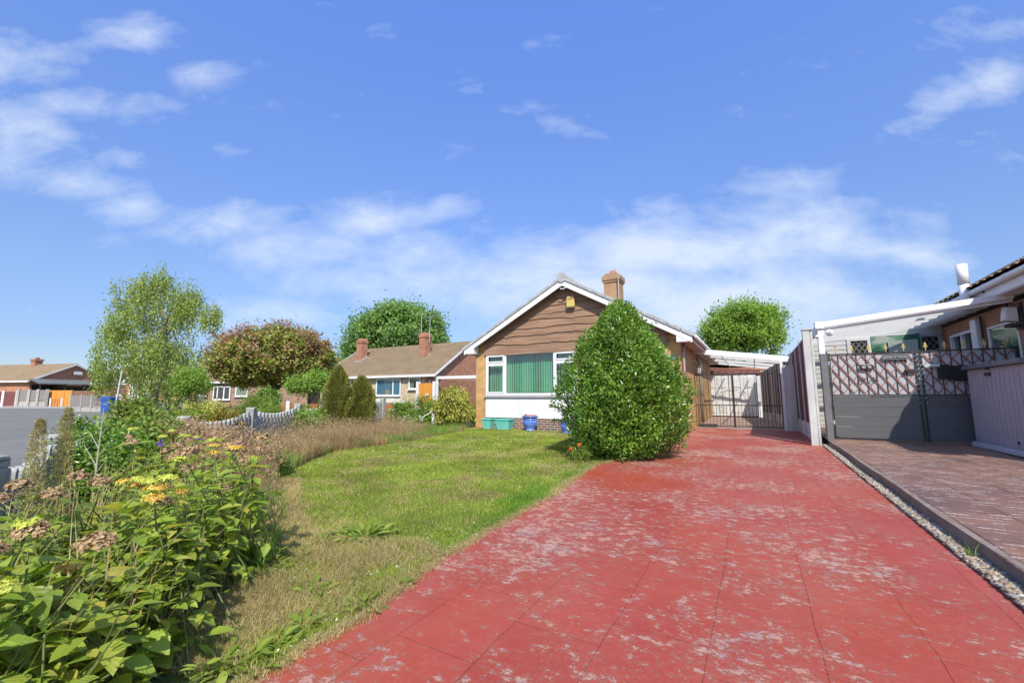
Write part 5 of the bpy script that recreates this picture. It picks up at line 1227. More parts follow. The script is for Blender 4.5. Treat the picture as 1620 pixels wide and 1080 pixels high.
LM_STRAW=leafmat('straw_blade',[(.42,.34,.19),(.34,.27,.15),(.48,.4,.25),(.25,.24,.09),(.38,.27,.15),(.2,.22,.07)],rough=.8,trans=.35,gain=(1.38,1.34,1.25))
LM_PINKG=leafmat('pinkish_grass',[(.36,.2,.14),(.44,.29,.19),(.42,.34,.19),(.33,.2,.16),(.46,.36,.22),(.22,.24,.08),(.4,.24,.2),(.28,.32,.12)],rough=.8,trans=.45,gain=(1.32,1.26,1.3))
LM_WEED=leafmat('weed_leaf',[(.14,.23,.04),(.19,.28,.06),(.11,.18,.035),(.24,.31,.08)],rough=.45,trans=.4,gain=(1.6,1.5,1.))

def crown(blobs,ncl,per,crad,ls,lw=.5,shell=.55,droop=0,flat=1.,up=.3):
    """leaf clumps spread through lumpy ellipsoids. blobs: (cx,cy,cz,rx,ry,rz)"""
    vol=np.array([b[3]*b[4]*b[5] for b in blobs])**.67; pr=vol/vol.sum(); k=rng.choice(len(blobs),ncl,p=pr)
    B=np.array(blobs)[k]; d=rnd(ncl); r=shell+(1-shell)*rng.random(ncl)**.6
    Cc=B[:,:3]+d*B[:,3:]*r[:,None]
    n=ncl*per; ci=np.repeat(np.arange(ncl),per); cr=crad*rng.uniform(.55,1.35,ncl)
    off=rng.normal(size=(n,3))*np.array([1,1,flat])*cr[ci][:,None]*.5
    if droop: off[:,2]-=rng.random(n)**1.0*droop*(.5+rng.random(ncl)[ci]); off[:,:2]*=.55
    P=Cc[ci]+off; D=rnd(n)+off/(crad)*.5
    if droop: D[:,2]-=1.2
    Nn=rnd(n)+np.array([0,0,up*2])+d[ci]*.8
    L=ls*rng.uniform(.6,1.35,n); return leaf_arrays(P,L,L*lw,D,Nn),Cc
def limbs(mb,base,top,targets,r0,nseg=5,k=10):
    mb.tube([base,tuple(np.array(base)*.5+np.array(top)*.5+rng.normal(size=3)*.03*r0*8),top],[r0,r0*.75,r0*.5],10)
    idx=rng.choice(len(targets),min(k,len(targets)),replace=False)
    for i in idx:
        tg=targets[i]; s=np.array(base)+(np.array(top)-np.array(base))*rng.uniform(.55,1.)
        pts=[s+(tg-s)*u+np.array([0,0,math.sin(u*PI)*.12*np.linalg.norm(tg-s)])+rng.normal(size=3)*.03*np.linalg.norm(tg-s)*(0<u<1) for u in np.linspace(0,1,nseg)]
        rr=r0*.38*rng.uniform(.5,1); mb.tube([tuple(p) for p in pts],list(np.linspace(rr,rr*.15,nseg)),6)
def tree(name,label,cat,base,top,r0,blobs,ncl,per,crad,ls,lm,bark=BARK,k=14,group=None,extra=None,**kw):
    t=T(name,label,cat,tuple(base),0,group)
    (V,F),Cc=crown(blobs,ncl,per,crad,ls,**kw)
    parts=[(V,F)]
    npmesh('crown',V,F,lm,t)
    if extra: 
        (V2,F2),_=crown(*extra[0],**extra[2]); npmesh('crown_tips',V2,F2,extra[1],t)
    mb=MB(); limbs(mb,base,top,Cc,r0,k=k); mb.build('trunk',bark,t,smooth=True)
    return t
def dpos(px,py,d):                                    # world point at given view distance
    th=math.atan(87/680); a=(px-810)/680*d; b=-(py-540)/680*d
    x=a*math.cos(YAW)-(d*math.cos(th)-b*math.sin(th))*math.sin(YAW); y=a*math.sin(YAW)+(d*math.cos(th)-b*math.sin(th))*math.cos(YAW)
    return (x,y,1.2+d*math.sin(th)+b*math.cos(th))
def bl(px,py,d,rx,rz,ry=None):                        # blob radii given in metres
    p=dpos(px,py,d); return p+(rx,ry or rx,rz)
def pr(px,d): return px/680*d

# birch
d=30
bb_=[bl(255,470,d,2.3,1.7),bl(215,500,d,1.7,1.6),bl(300,490,d,1.5,1.4),bl(335,495,d,.8,.8),bl(225,545,d,2.6,1.9),bl(185,575,d,1.3,1.2),bl(265,560,d,2.4,1.8),bl(300,585,d,1.2,1.3),bl(255,440,d,1.1,.9),bl(195,470,d,.9,1.2),bl(160,585,d,.7,.7),bl(225,450,d,.9,.8),bl(178,610,d,.7,.5),bl(255,605,d,1.9,.8),bl(302,462,d,.9,.7),bl(180,520,d,.8,1.0)]
b0=LD(248,30); tree('birch_tree','tall loose birch with drooping twigs standing beyond the road','tree',(b0[0],b0[1],.2),dpos(262,490,d),.24,bb_,620,60,.55,.145,LM_BIRCH,bark=BIRCHB,k=22,droop=1.0,shell=.25,lw=.55,flat=1.1,up=.2)
# red leaved tree
d=20
rb=[bl(430,562,d,2.45,1.3,1.8),bl(385,566,d,1.55,1.05,1.4),bl(478,564,d,1.45,1.05,1.4),bl(395,588,d,1.7,.6,1.2),bl(465,584,d,1.5,.55,1.2),bl(350,575,d,.55,.6),bl(510,566,d,.5,.6)]
top=[bl(430,552,d,2.5,1.22,1.8),bl(380,560,d,1.4,1.05,1.2),bl(480,558,d,1.3,1.05,1.2)]
b0=LD(437,20)
tree('red_leaved_tree','round headed tree with red and green leaves above pale scalloped fence','tree',(b0[0]-.3,b0[1],.2),dpos(445,592,d),.2,rb,760,62,.22,.14,LM_RED,k=14,shell=.62,lw=.65,up=.5,
  extra=((top,330,22,.22,.12),LM_REDTOP,dict(shell=.94,lw=.55,up=.8)))
# oak behind the brown roof
d=44
ob=[bl(640,525,d,4.0,2.8),bl(600,535,d,3.3,2.4),bl(675,525,d,2.1,2.0),bl(565,560,d,2.0,1.8),bl(640,500,d,2.8,1.3),bl(610,510,d,2.4,1.6),bl(690,550,d,1.2,1.3),bl(660,500,d,1.3,.8),bl(553,545,d,1.0,1.0),bl(683,505,d,.8,.6)]
b0=LD(630,44); tree('broad_tree','broad dark green tree rising behind brown roof with two chimneys','tree',(b0[0],b0[1],.2),dpos(630,540,d),.4,ob,360,110,.72,.27,LM_OAK,k=16,shell=.55,lw=.6,up=.6)
d=30
gb_=[bl(1172,520,d,2.4,1.7),bl(1140,530,d,1.4,1.1),bl(1205,515,d,1.5,1.3),bl(1180,495,d,1.6,.8),bl(1120,540,d,.8,.7),bl(1225,500,d,.8,.6),bl(1225,540,d,.7,.8),bl(1160,550,d,1.6,.9),bl(1150,500,d,1.0,.6)]
b0=LD(1175,30); tree('lime_green_tree','bright green spiky tree behind the white carport and garage','tree',(b0[0],b0[1],.2),dpos(1175,540,d),.22,gb_,380,75,.5,.21,LM_LIME,k=14,shell=.4,lw=.42,up=.8)
d=26; b0=LD(300,26)
tree('small_garden_tree','small bright green tree right of birch trunk','tree',(b0[0],b0[1],.2),dpos(300,610,d),.06,[bl(300,598,d,.95,.7),bl(312,612,d,.8,.4),bl(290,615,d,.6,.4)],110,50,.3,.13,LM_LIME,k=9,shell=.3)
d=17; b0=LD(490,17)
tree('small_acer_tree','small bright green tree under right side of the red leaved tree','tree',(b0[0],b0[1],.2),dpos(490,625,d),.05,[bl(487,608,d,.75,.35),bl(465,612,d,.4,.25),bl(508,606,d,.4,.3),bl(500,598,d,.5,.25)],120,50,.2,.1,LM_LIME,k=9,shell=.3)

# the big glossy bush at the drive edge
bx,by=-2.19,8.15; bz=g(bx,by)
def laurel():
    t=T('evergreen_bush','big glossy green teardrop shaped bush at edge of red drive before the bungalow','bush',(bx,by,bz))
    n=36000; u=rng.random(n); a=rng.uniform(0,2*PI,n)
    prof=lambda z: np.interp(z,[0,.12,.4,.8,1.15,1.5,1.9,2.25,2.5,2.75,2.95],[.54,.78,.98,1.08,1.06,.97,.80,.58,.38,.20,.06])
    z=rng.random(n)**.95*2.85; keep=rng.random(n)<(prof(z)+.15)/1.35; z=z[keep];a=a[keep]; n=len(z)
    lump=.12*np.sin(a*3+z*2.2)+.12*np.sin(a*5-z*4.1+1)+.12*np.sin(a*9+z*7)+.10*np.sin(a*13-z*11+2)*np.sin(z*6+a*4)
    rr=prof(z)*(1+lump*.75)*(1-.30*rng.random(n)**2.2)
    P=np.stack([bx+np.cos(a)*rr,by+np.sin(a)*rr,bz+z+.02],1)
    out=np.stack([np.cos(a),np.sin(a),np.full(n,.35)],1)
    P+=rng.normal(size=P.shape)*.03
    D=rnd(n)*.9+out*.7+np.array([0,0,.35]); Nn=rnd(n)*.6+out*.9+np.array([0,0,.7])
    L=rng.uniform(.05,.095,n); V,F=leaf_arrays(P,L,L*.42,D,Nn,fold=.18)
    # leading shoots on top and straggly ones at the left
    pts=[]
    mb=MB()
    for (x0,z0,x1,z1,m) in ((-.02,2.3,.02,2.98,90),(.14,2.15,.26,2.72,70),(.28,2.05,.42,2.55,50),(-.1,2.1,-.14,2.62,50),(.1,2.3,.12,2.85,50),(.38,2.0,.5,2.48,35),(-1.1,.8,-1.45,.92,60),(-1.05,.6,-1.38,.62,50),(-.95,.3,-1.1,.22,40),(.35,1.9,.47,2.3,30),(-.3,2.0,-.4,2.35,35),(1.0,.5,1.15,.6,30)):
        u=rng.random(m); q=np.stack([bx+x0+(x1-x0)*u,by-.1+0*u,bz+z0+(z1-z0)*u],1); q+=rng.normal(size=q.shape)*np.array([.05,.05,.03])*(1.2-u[:,None]); pts.append(q)
        mb.tube([(bx+x0,by-.1,bz+z0-.3),(bx+x0,by-.1,bz+z0),(bx+x1,by-.1,bz+z1)],[.008,.006,.003],5)
    for _ in range(110):                              # shoots of this year's growth breaking the outline
        a=rng.uniform(0,2*PI); z=rng.uniform(.15,2.6); r=prof(z)*.97; l=rng.uniform(.10,.26); m=int(l*110)
        u=rng.random(m)*l; q=np.stack([bx+np.cos(a)*(r+u*.75),by+np.sin(a)*(r+u*.75),bz+z+u*.75],1)+rng.normal(size=(m,3))*.018; pts.append(q)
    q=np.concatenate(pts); L=rng.uniform(.045,.08,len(q)); V2,F2=leaf_arrays(q,L,L*.45,rnd(len(q))+np.array([0,0,.5]),None,.18)
    m=11000; u=rnd(m); zz=rng.random(m)*2.4; aa=rng.uniform(0,2*PI,m); r2=prof(zz)*.72*rng.random(m)**.35
    P3=np.stack([bx+r2*np.cos(aa),by+r2*np.sin(aa),bz+zz+.05],1); V3,F3=leaf_arrays(P3,.11,.07,rnd(m),None,.1)
    V,F=merge([(V,F),(V2,F2),(V3,F3)]); npmesh('foliage',V,F,LM_LAUREL,t)
    for k in range(16):
        a=rng.uniform(0,2*PI); h=rng.uniform(1.,2.3); r=prof(h)*.7
        mb.tube([(bx+.15*math.cos(a),by+.15*math.sin(a),bz),(bx+.5*r*math.cos(a),by+.5*r*math.sin(a),bz+h*.5),(bx+r*math.cos(a),by+r*math.sin(a),bz+h)],[.025,.015,.006],6)
    mb.build('stems',BARK,t)
    n=700; a=rng.uniform(0,2*PI,n); r=rng.random(n)**.5*1.35; P=np.stack([bx+r*np.cos(a),by+r*np.sin(a),gv(by+r*np.sin(a))+.02],1)
    V,F=leaf_arrays(P,rng.uniform(.03,.06,n),.022,rnd(n)*np.array([1,1,.15]),np.tile([0,0,1.],(n,1)),.1)
    o=npmesh('leaf_litter',V,F,LM_STRAW); tag(o,'dry fallen leaves scattered round the foot of the glossy bush','leaf litter',kind='stuff')
laurel()
def bush(name,label,cat,p,blobs,ncl,per,crad,ls,lm,group=None,flowers=None,**kw):
    """blobs in metres relative to p"""
    x,y=p; z=g(x,y); t=T(name,label,cat,(x,y,z),0,group)
    B=[(x+a,y+b,z+c,rx,ry,rz) for a,b,c,rx,ry,rz in blobs]
    (V,F),Cc=crown(B,ncl,per,crad,ls,**kw); npmesh('foliage',V,F,lm,t)
    mb=MB()
    for i in rng.choice(len(Cc),min(12,len(Cc)),replace=False):
        q=Cc[i]; mb.tube([(x+rng.normal()*.05,y+rng.normal()*.05,z-.02),((x+q[0])/2,(y+q[1])/2,(z+q[2])/2),tuple(q)],[.012,.009,.004],5)
    mb.build('stems',BARK,t)
    if flowers:
        n,s,fm=flowers
        i=rng.choice(len(Cc),n); 
        for q in Cc[i]:
            o=(q-np.array([x,y,z])); q=q+o/np.linalg.norm(o)*.08
            m=14; dd=rnd(m); V,F=leaf_arrays(np.tile(q,(m,1))+dd*s*.25,s*.6,s*.5,dd+np.array([0,0,.4]),None,.2); npmesh('flower',V,F,fm,t)
    return t
# two conifers
for (px,d,h,w_,lb) in ((536,13.2,2.02,.42,'taller left one of two dark olive columnar conifers by pale fence'),(573,13.6,1.72,.42,'shorter right one of two dark olive columnar conifers by pale fence')):
    x,y=LD(px,d); z=g(x,y); t=T('conifer',lb,'conifer',(x,y,z),0,'columnar conifers')
    n=19000; a=rng.uniform(0,2*PI,n); zz=rng.random(n)*h*(.86+.14*np.abs(np.sin(a*1.5+px))); rp=np.interp(zz/h,[0,.08,.35,.6,.8,.93,1],[.75,.95,1.,.85,.6,.3,.06])*w_
    rr=rp*(1+.16*np.sin(a*4+zz*3+px)+.12*np.sin(a*7-zz*9)+.06*np.sin(a*15+zz*17))*(1-.55*rng.random(n)**2)
    P=np.stack([x+rr*np.cos(a),y+rr*np.sin(a),z+zz],1); out=np.stack([np.cos(a),np.sin(a),np.full(n,1.3)],1)
    V,F=leaf_arrays(P,rng.uniform(.05,.09,n),.022,out+rnd(n)*.45,rnd(n)+out*.4,.1); npmesh('foliage',V,F,LM_CONIF,t)
    for k in range(2 if px<550 else 3):
        pass
    mb=MB(); mb.tube([(x,y,z-.05),(x,y,z+h*.8)],[.05,.015],8); mb.build('trunk',BARK,t)
# variegated bush
p=LD(717,14.6); bush('variegated_bush','round yellow and green variegated bush left of bungalow brick corner','bush',p,[(0,0,.85,.58,.5,.42),(-.15,0,.6,.55,.45,.4),(.15,0,.55,.5,.45,.4),(0,.1,1.05,.45,.4,.3)],260,34,.14,.085,LM_VARI,shell=.75,lw=.42)
p=LD(757,15.6); bush('dark_shrub','small dark strappy shrub at the bungalow corner beside variegated bush','shrub',p,[(0,0,.3,.3,.3,.3)],50,24,.12,.14,LM_SHRUB,lw=.25)
# rose bushes
p=LD(640,16.4); bush('rose_bush','rose bush with white flowers left of chain posts','rose bush',p,[(0,0,.45,.5,.4,.4),(-.3,.1,.4,.35,.3,.3)],110,34,.16,.07,LM_ROSE,group=None,flowers=(26,.075,WPET),shell=.5)
p=LD(676,16.0); bush('rose_bush','taller rose bush with creamy flowers below the bright orange panel','rose bush',p,[(0,0,.55,.45,.4,.5),(.2,0,.4,.3,.3,.35)],120,34,.16,.07,LM_ROSE,flowers=(22,.085,WPET),shell=.5)
p=LD(655,14.8); bush('daisy_clump','low clump of white daisies at the foot of roses','flowers',p,[(0,0,.2,.45,.3,.16)],50,24,.1,.06,LM_ROSE,flowers=(22,.05,WPET))
p=LD(490,11.6); bush('golden_euonymus','low bright green shrub behind pale fence left of the conifers','shrub',p,[(0,0,.52,.5,.4,.28),(-.3,0,.4,.4,.3,.25)],110,34,.13,.075,LM_LIME,shell=.5)
p=LD(412,12.5); bush('feathery_shrub','tall feathery pale green shrub behind pale fence post','shrub',p,[(0,0,.68,.5,.4,.48),(-.45,0,.55,.4,.4,.4),(.5,0,.5,.5,.4,.38)],200,60,.22,.09,LM_FEATH,lw=.16,up=0,shell=.2)
p=LD(412,13); bush('lime_shrub','yellow green rounded shrub just above the feathery shrub','shrub',p,[(0,.3,1.05,.32,.3,.28)],70,40,.14,.07,LM_LIME,shell=.4)
p=LD(330,12); bush('pale_flowering_shrub','pale flowered shrub beneath house windows under red tree','shrub',p,[(0,0,.62,.9,.5,.28)],120,34,.2,.08,LM_VARI,shell=.5)
p=LD(352,8.6); bush('berried_shrub','shrub with orange red tinted leaves behind pale fence','shrub',p,[(0,0,.60,.42,.4,.28),(-.2,0,.42,.4,.3,.28)],130,34,.13,.06,LM_BERRY,shell=.5)
p=LD(306,8.4); bush('leafy_shrub','bright green leafy shrub between berried shrub and yellow shrub','shrub',p,[(0,0,.58,.5,.4,.28),(.1,0,.4,.5,.4,.3)],150,36,.13,.07,LM_WEED,shell=.5)
p=LD(258,8.0); bush('yellow_shrub','yellow green shrub in front of the birch trunk','shrub',p,[(0,0,.66,.42,.4,.28),(-.1,0,.4,.45,.4,.3)],150,36,.13,.07,LM_SHRUB,shell=.5)
p=LD(220,6.8); bush('leafy_shrub','tall leafy green shrub right of the blue bin','shrub',p,[(0,0,.95,.24,.24,.22),(.1,0,.6,.4,.3,.4)],150,36,.12,.07,LM_SHRUB,shell=.4)
p=LD(165,4.7); bush('dark_shrub','dark glossy shrub behind the bare pale twig','shrub',p,[(0,0,.62,.42,.36,.34),(.28,.1,.55,.34,.3,.3),(-.05,0,.3,.4,.3,.3)],200,34,.11,.05,LM_LAUREL,shell=.5)
p=LD(240,5.6); bush('green_shrub','green shrub left of the fluffy tan seedhead mound','shrub',p,[(0,0,.55,.45,.4,.34)],120,34,.12,.06,LM_SHRUB,shell=.4)
# fluffy tan seed-head mound
x,y=LD(305,5.9); z=g(x,y); t=T('dried_seedhead_bush','sprawling mound of fluffy tan dried seedheads above the pinkish grasses','bush',(x,y,z))
B=[(x+a,y+b,z+c,rx,rx,rz) for a,b,c,rx,rz in ((0,0,.5,.5,.33),(-.35,-.25,.45,.4,.28),(.35,.3,.45,.42,.26),(-.55,-.5,.35,.3,.25),(.6,.55,.32,.35,.22))]
(V,F),Cc=crown(B,420,60,.13,.045,shell=.6,lw=.3); npmesh('seedheads',V,F,LM_DRY,t)
mb=MB()
for q in Cc[:60]: mb.tube([(x+(q[0]-x)*.5,y+(q[1]-y)*.5,z),tuple(q)],[.005,.002],4)
mb.build('stems',STEM,t)

# ------------------------------------------------------------------ hydrangeas
def scatter(poly,n,ypow=None,dens=None):
    xs_=[p[0] for p in poly]; ys_=[p[1] for p in poly]; out=[]
    got=0
    while got<n:
        X=rng.uniform(min(xs_),max(xs_),n*2); Y=rng.uniform(min(ys_),max(ys_),n*2)
        k=inpoly(X,Y,poly); dd=np.hypot(X,Y); k&=rng.random(len(X))<np.clip((2.6/dd)**1.15,0,1)
        if dens is not None: k&=rng.random(len(X))<dens(X,Y)
        out.append(np.stack([X[k],Y[k]],1)); got+=k.sum()
    P=np.concatenate(out)[:n]; return np.stack([P[:,0],P[:,1],gv(P[:,1])-.004],1)
def bigleaves(P,D,Nn,L,Wd,droop=.25):
    n=len(P); D=unit(D); Nn=unit(Nn-D*np.sum(Nn*D,1,keepdims=True)); Sx=np.cross(D,Nn)
    ts=[0,.18,.42,.68,.88,1]; ws=[.02,.62,1.,.78,.34,0]
    rows=[]
    for t_,w_ in zip(ts,ws):
        c=P+D*(L*t_)[:,None]-Nn*(L*droop*t_*t_)[:,None]
        if w_==0: rows.append([c])
        else: rows.append([c-Sx*(Wd*w_/2)[:,None]+Nn*(Wd*w_*.16)[:,None],c-Nn*(L*0)[:,None],c+Sx*(Wd*w_/2)[:,None]+Nn*(Wd*w_*.16)[:,None]])
    Vv=np.stack([v for r in rows for v in r],1); m=Vv.shape[1]
    lf=[]
    for t_,w_ in zip(ts,ws): lf+=[(0,t_,0)] if w_==0 else [(-w_,t_,0),(0,t_,0),(w_,t_,0)]
    global LFATTR; LFATTR=np.tile(np.array(lf,dtype=np.float32),(n,1))
    base=[]; 
    for r in range(4):
        a=r*3; base+=[(a,a+1,a+4),(a,a+4,a+3),(a+1,a+2,a+5),(a+1,a+5,a+4)]
    base+=[(12,13,15),(13,14,15)]
    F=(np.array(base)[None]+np.arange(n)[:,None,None]*m).reshape(-1,3)
    return Vv.reshape(-1,3),F
def hydrangea(label,poly,nsh,hfun,ls,heads,seed,lowf=.0):
    cx=sum(p[0] for p in poly)/len(poly); cy=sum(p[1] for p in poly)/len(poly)
    t=T('hydrangea',label,'hydrangea',(cx,cy,g(cx,cy)),0,'hydrangea bushes in the near left border')
    xs_=[p[0] for p in poly]; ys_=[p[1] for p in poly]
    X=rng.uniform(min(xs_),max(xs_),nsh*6); Y=rng.uniform(min(ys_),max(ys_),nsh*6); k=inpoly(X,Y,poly); X=X[k][:nsh];Y=Y[k][:nsh]
    Ps=[];Ds=[];Ns=[];Ls=[]; mb=MB(); tips=[]
    for x,y in zip(X,Y):
        if vnoise(np.array([x]),np.array([y]),.2,8)[0]<.14: continue
        h=hfun(x,y)*rng.uniform(.6,1.12); lean=rng.normal(size=2)*.11; z0=g(x,y)
        bx_=np.array([x-lean[0]*1.5+rng.normal()*.05,y-lean[1]*1.5+rng.normal()*.05,z0]); tip=np.array([x+lean[0],y+lean[1],z0+h])
        mb.tube([tuple(bx_),tuple((bx_+tip)/2+rng.normal(size=3)*.015),tuple(tip)],[.0045,.0035,.003],5)
        ph=rng.uniform(0,PI); nodes_=max(3,int(h/.085))
        for j in range(nodes_):
            f=1-j*.085/h*1.0
            if f<.18: break
            c=bx_+(tip-bx_)*f; ph+=PI/2+rng.normal()*.2
            for s in (0,PI):
                a=ph+s+rng.normal()*.15; e=.35-.12*j+rng.normal()*.2
                d_=np.array([math.cos(a),math.sin(a),e]); Ps.append(c+d_*.02); Ds.append(d_); Ns.append(np.array([-e*math.cos(a),-e*math.sin(a),1.])+rng.normal(size=3)*.22)
                Ls.append(ls*rng.uniform(.4,1.2)*(.5 if j==0 else 1))
        tips.append(tip)
    L=np.array(Ls); V,F=bigleaves(np.array(Ps),np.array(Ds)+rnd(len(L))*.18,np.array(Ns)+rnd(len(L))*.25,L,L*rng.uniform(.46,.68,len(L)),rng.uniform(.05,.5,len(L)))
    ob_=npmesh('foliage',V,F,LM_HYD,t,smooth=True); at_=ob_.data.attributes.new('lf','FLOAT_VECTOR','POINT'); at_.data.foreach_set('vector',LFATTR.ravel()); mb.build('stems',GSTEM,t)
    tips=np.array(tips); order=np.argsort(-(tips[:,2]+rng.normal(size=len(tips))*.09)); used=0
    heads=[h_ for k_ in range(40) for h_ in [(a_,1) for a_,b_ in heads if k_<b_]]
    for kind,cnt in heads:
        for i in order[used:used+cnt]:
            tp=tips[i]+np.array([0,0,.05]); m=110 if kind=='dead' else 100
            u=rnd(m); u[:,2]=np.abs(u[:,2]); R_=rng.uniform(.04,.06) if kind=='dead' else rng.uniform(.035,.06)
            fl=.75 if kind=='dead' else .32
            P=tp+u*np.array([R_,R_,R_*fl])*rng.uniform(.6,1,(m,1))+np.array([0,0,.01])
            s=.015 if kind=='dead' else .0115
            N_=u+np.array([0,0,.6]); Dd=rnd(m); V1,F1=leaf_arrays(P,s*rng.uniform(.7,1.3,m),s*.9,Dd,N_,.1); V2,F2=leaf_arrays(P,s*rng.uniform(.7,1.3,m),s*.9,-Dd,N_,.1); V3,F3=leaf_arrays(P,s,s*.9,np.cross(Dd,unit(N_)),N_,.1)
            Vv,Ff=merge([(V1,F1),(V2,F2),(V3,F3)])
            npmesh('dried_flower_head' if kind=='dead' else 'flower_head',Vv,Ff,{'dead':LM_HYDDEAD,'new':LM_HYDNEW,'pink':LM_HYDPINK}[kind],t)
        used+=cnt
hf=lambda x,y:.40+.42*vnoise(np.array([x]),np.array([y]),.42,5)[0]
hydrangea('hydrangea at bottom left corner with broad leaves and dried grey heads',[(-1.35,.05),(-1.65,.38),(-1.98,.74),(-2.45,.95),(-2.55,.4),(-2.0,-.15)],175,lambda x,y:hf(x,y)*.93,.12,(('dead',5),('new',4),('pink',2)),1)
hydrangea('middle hydrangea with yellow green and pink tipped heads beside grey fence',[(-2.08,.86),(-2.48,1.25),(-2.95,1.62),(-3.9,1.6),(-3.9,.75),(-2.6,.42),(-2.5,.97)],270,lambda x,y:hf(x,y)*(.98-.16*max(0,min(1,-x-2.7-.55*(y-1)))),.115,(('dead',10),('new',9),('pink',5)),2)
hydrangea('furthest hydrangea with brown dried heads against the tan grasses',[(-2.8,1.65),(-3.3,1.98),(-4.2,2.3),(-5.3,2.4),(-5.3,1.8),(-3.95,1.55)],120,lambda x,y:hf(x,y)*1.05,.115,(('dead',22),('new',6),('pink',3)),3)
# dead sticks through them
t=T('dead_branches','pale dead woody stems poking through the hydrangea leaves','branches',(-2.2,1,.0))
mb=MB()
for i in range(20):
    y=rng.uniform(.5,2.2); x=-1.45-y*.85-rng.uniform(0,.75); z=g(x,y); a=rng.uniform(0,2*PI); l=rng.uniform(.25,.6)
    p1=(x+l*.35*math.cos(a),y+l*.35*math.sin(a),z+l*.7); p2=(x+l*.6*math.cos(a+.3),y+l*.6*math.sin(a+.3),z+l)
    mb.tube([(x,y,z),((x+p1[0])/2+.02,(y+p1[1])/2-.02,(z+p1[2])/2),p1,p2],[.006,.006,.004,.002],5)
    mb.tube([p1,(p1[0]+.08*math.cos(a+1.5),p1[1]+.08*math.sin(a+1.5),p1[2]+.12)],[.004,.002],4)
mb.build('stems',STEM,t)
# weedy growth rising through the bed
t=T('wild_weeds','tall thin weeds and dry stalks rising through the hydrangea bed','weeds',(-3.2,1.6,0))
P=scatter([(-1.6,.2),(-2.6,1.2),(-3.4,1.95),(-5.4,2.9),(-6.0,2.0),(-4.4,.9),(-2.6,.3)],520); P=P[::1]; V,F=blades(P,rng.uniform(.35,.85,len(P)),.008,lean=.5); npmesh('dry_stalks',V,F,LM_STRAW,t)
P=scatter([(-2.0,.6),(-3.4,1.9),(-5.4,2.9),(-6.0,2.0),(-4.4,.9),(-2.8,.5)],95); n_=14
Q=np.repeat(P,n_,0); Q[:,2]+=np.tile(np.linspace(.15,.7,n_),len(P))*np.repeat(rng.uniform(.7,1.1,len(P)),n_); a_=rng.uniform(0,2*PI,len(Q)); L_=rng.uniform(.04,.09,len(Q))
V,F=leaf_arrays(Q,L_,L_*.3,np.stack([np.cos(a_),np.sin(a_),np.full(len(Q),.5)],1),np.tile([0,0,1.],(len(Q),1)),.15); npmesh('weed_leaves',V,F,LM_SHRUB,t)
V,F=blades(P,rng.uniform(.5,.72,len(P)),.008,lean=.1); npmesh('weed_stalks',V,F,LM_SHRUB,t)
# dock spikes, bare twig
for px,d,h,lb in ((76,2.95,1.03,'left one of two tall feathery dock seed spikes by pale fence'),(117,3.1,1.10,'right one of two tall feathery dock seed spikes by pale fence')):
    x,y=LD(px,d); z=g(x,y); t=T('dock_plant',lb,'weed',(x,y,z),0,'tall dock spikes')
    mb=MB(); mb.tube([(x+.02,y,z),(x-.01,y,z+h*.5),(x,y,z+h)],[.007,.005,.002],5); mb.build('stem',STEM,t)
    n=2600; u=rng.random(n)**.8; zz=h*(.30+.70*u); a=rng.uniform(0,2*PI,n); r=(.07*(1-u)**.6+.010)*rng.random(n)**.6
    P=np.stack([x+r*np.cos(a),y+r*np.sin(a),z+zz],1); D=np.stack([np.cos(a)*.7,np.sin(a)*.7,np.full(n,.6)],1)+rnd(n)*.5
    V,F=leaf_arrays(P,rng.uniform(.012,.028,n),.006,D,None,.1); npmesh('seed_spike',V,F,LM_DOCK,t)
    m=14; a=rng.uniform(0,2*PI,m); P=np.stack([np.full(m,x),np.full(m,y),z+rng.uniform(.05,.5,m)*h],1); L=rng.uniform(.10,.18,m)
    V,F=bigleaves(P,np.stack([np.cos(a),np.sin(a),np.full(m,.5)],1),np.tile([0,0,1.],(m,1))+rnd(m)*.3,L,L*.4,.3); npmesh('leaves',V,F,LM_WEED,t,smooth=True)
x,y=LD(171,3.7); z=g(x,y); t=T('bare_twig','bare pale forked twig standing in front of dark glossy shrub','twig',(x,y,z)); mb=MB()
mb.tube([(x,y,z+.2),(x,y,z+.7),(x+.01,y,z+1.08)],[.007,.005,.002],5)
for s,zz,l in ((-1,.6,.2),(1,.68,.16),(-1,.75,.15),(1,.85,.1),(1,.55,.12)): mb.tube([(x,y,z+zz),(x+s*l*.6,y+s*l*.3,z+zz+l*.9)],[.004,.0015],4)
mb.build('stem',mat('pale_twig',(.5,.45,.4),(.4,.36,.32)),t)
# purple flowers, strappy clump
for px,py,d in ((255,700,4.3),(312,694,4.6),(376,700,5.0)):
    p=dpos(px,py,d); t=T('purple_flower','small violet flower among tan grasses, '+{255:'left',312:'middle',376:'right'}[px]+' of three','flower',(p[0],p[1],g(p[0],p[1])),0,'violet flowers in the long grass')
    m=26; dd=rnd(m); V,F=leaf_arrays(np.tile(p,(m,1))+dd*.012,.03,.022,dd,None,.1); npmesh('petals',V,F,BLUEF,t)
    mb=MB(); mb.tube([(p[0],p[1],g(p[0],p[1])),p],.003,4); mb.build('stem',GSTEM,t)
def strap(label,x,y,n,h,sp,lm,name='strappy_clump',cat='plant',w=.018):
    t=T(name,label,cat,(x,y,g(x,y))); a=rng.uniform(0,2*PI,n); r=rng.random(n)**.5*sp
    P=np.stack([x+r*np.cos(a),y+r*np.sin(a),gv(y+r*np.sin(a))],1); V,F=blades(P,h*rng.uniform(.5,1,n),w,lean=.75); npmesh('leaves',V,F,lm,t); return t
x,y=LD(425,6.4); strap('clump of upright green strap leaves before pinkish grass',x,y,700,.46,.36,LM_ROSE,w=.02)
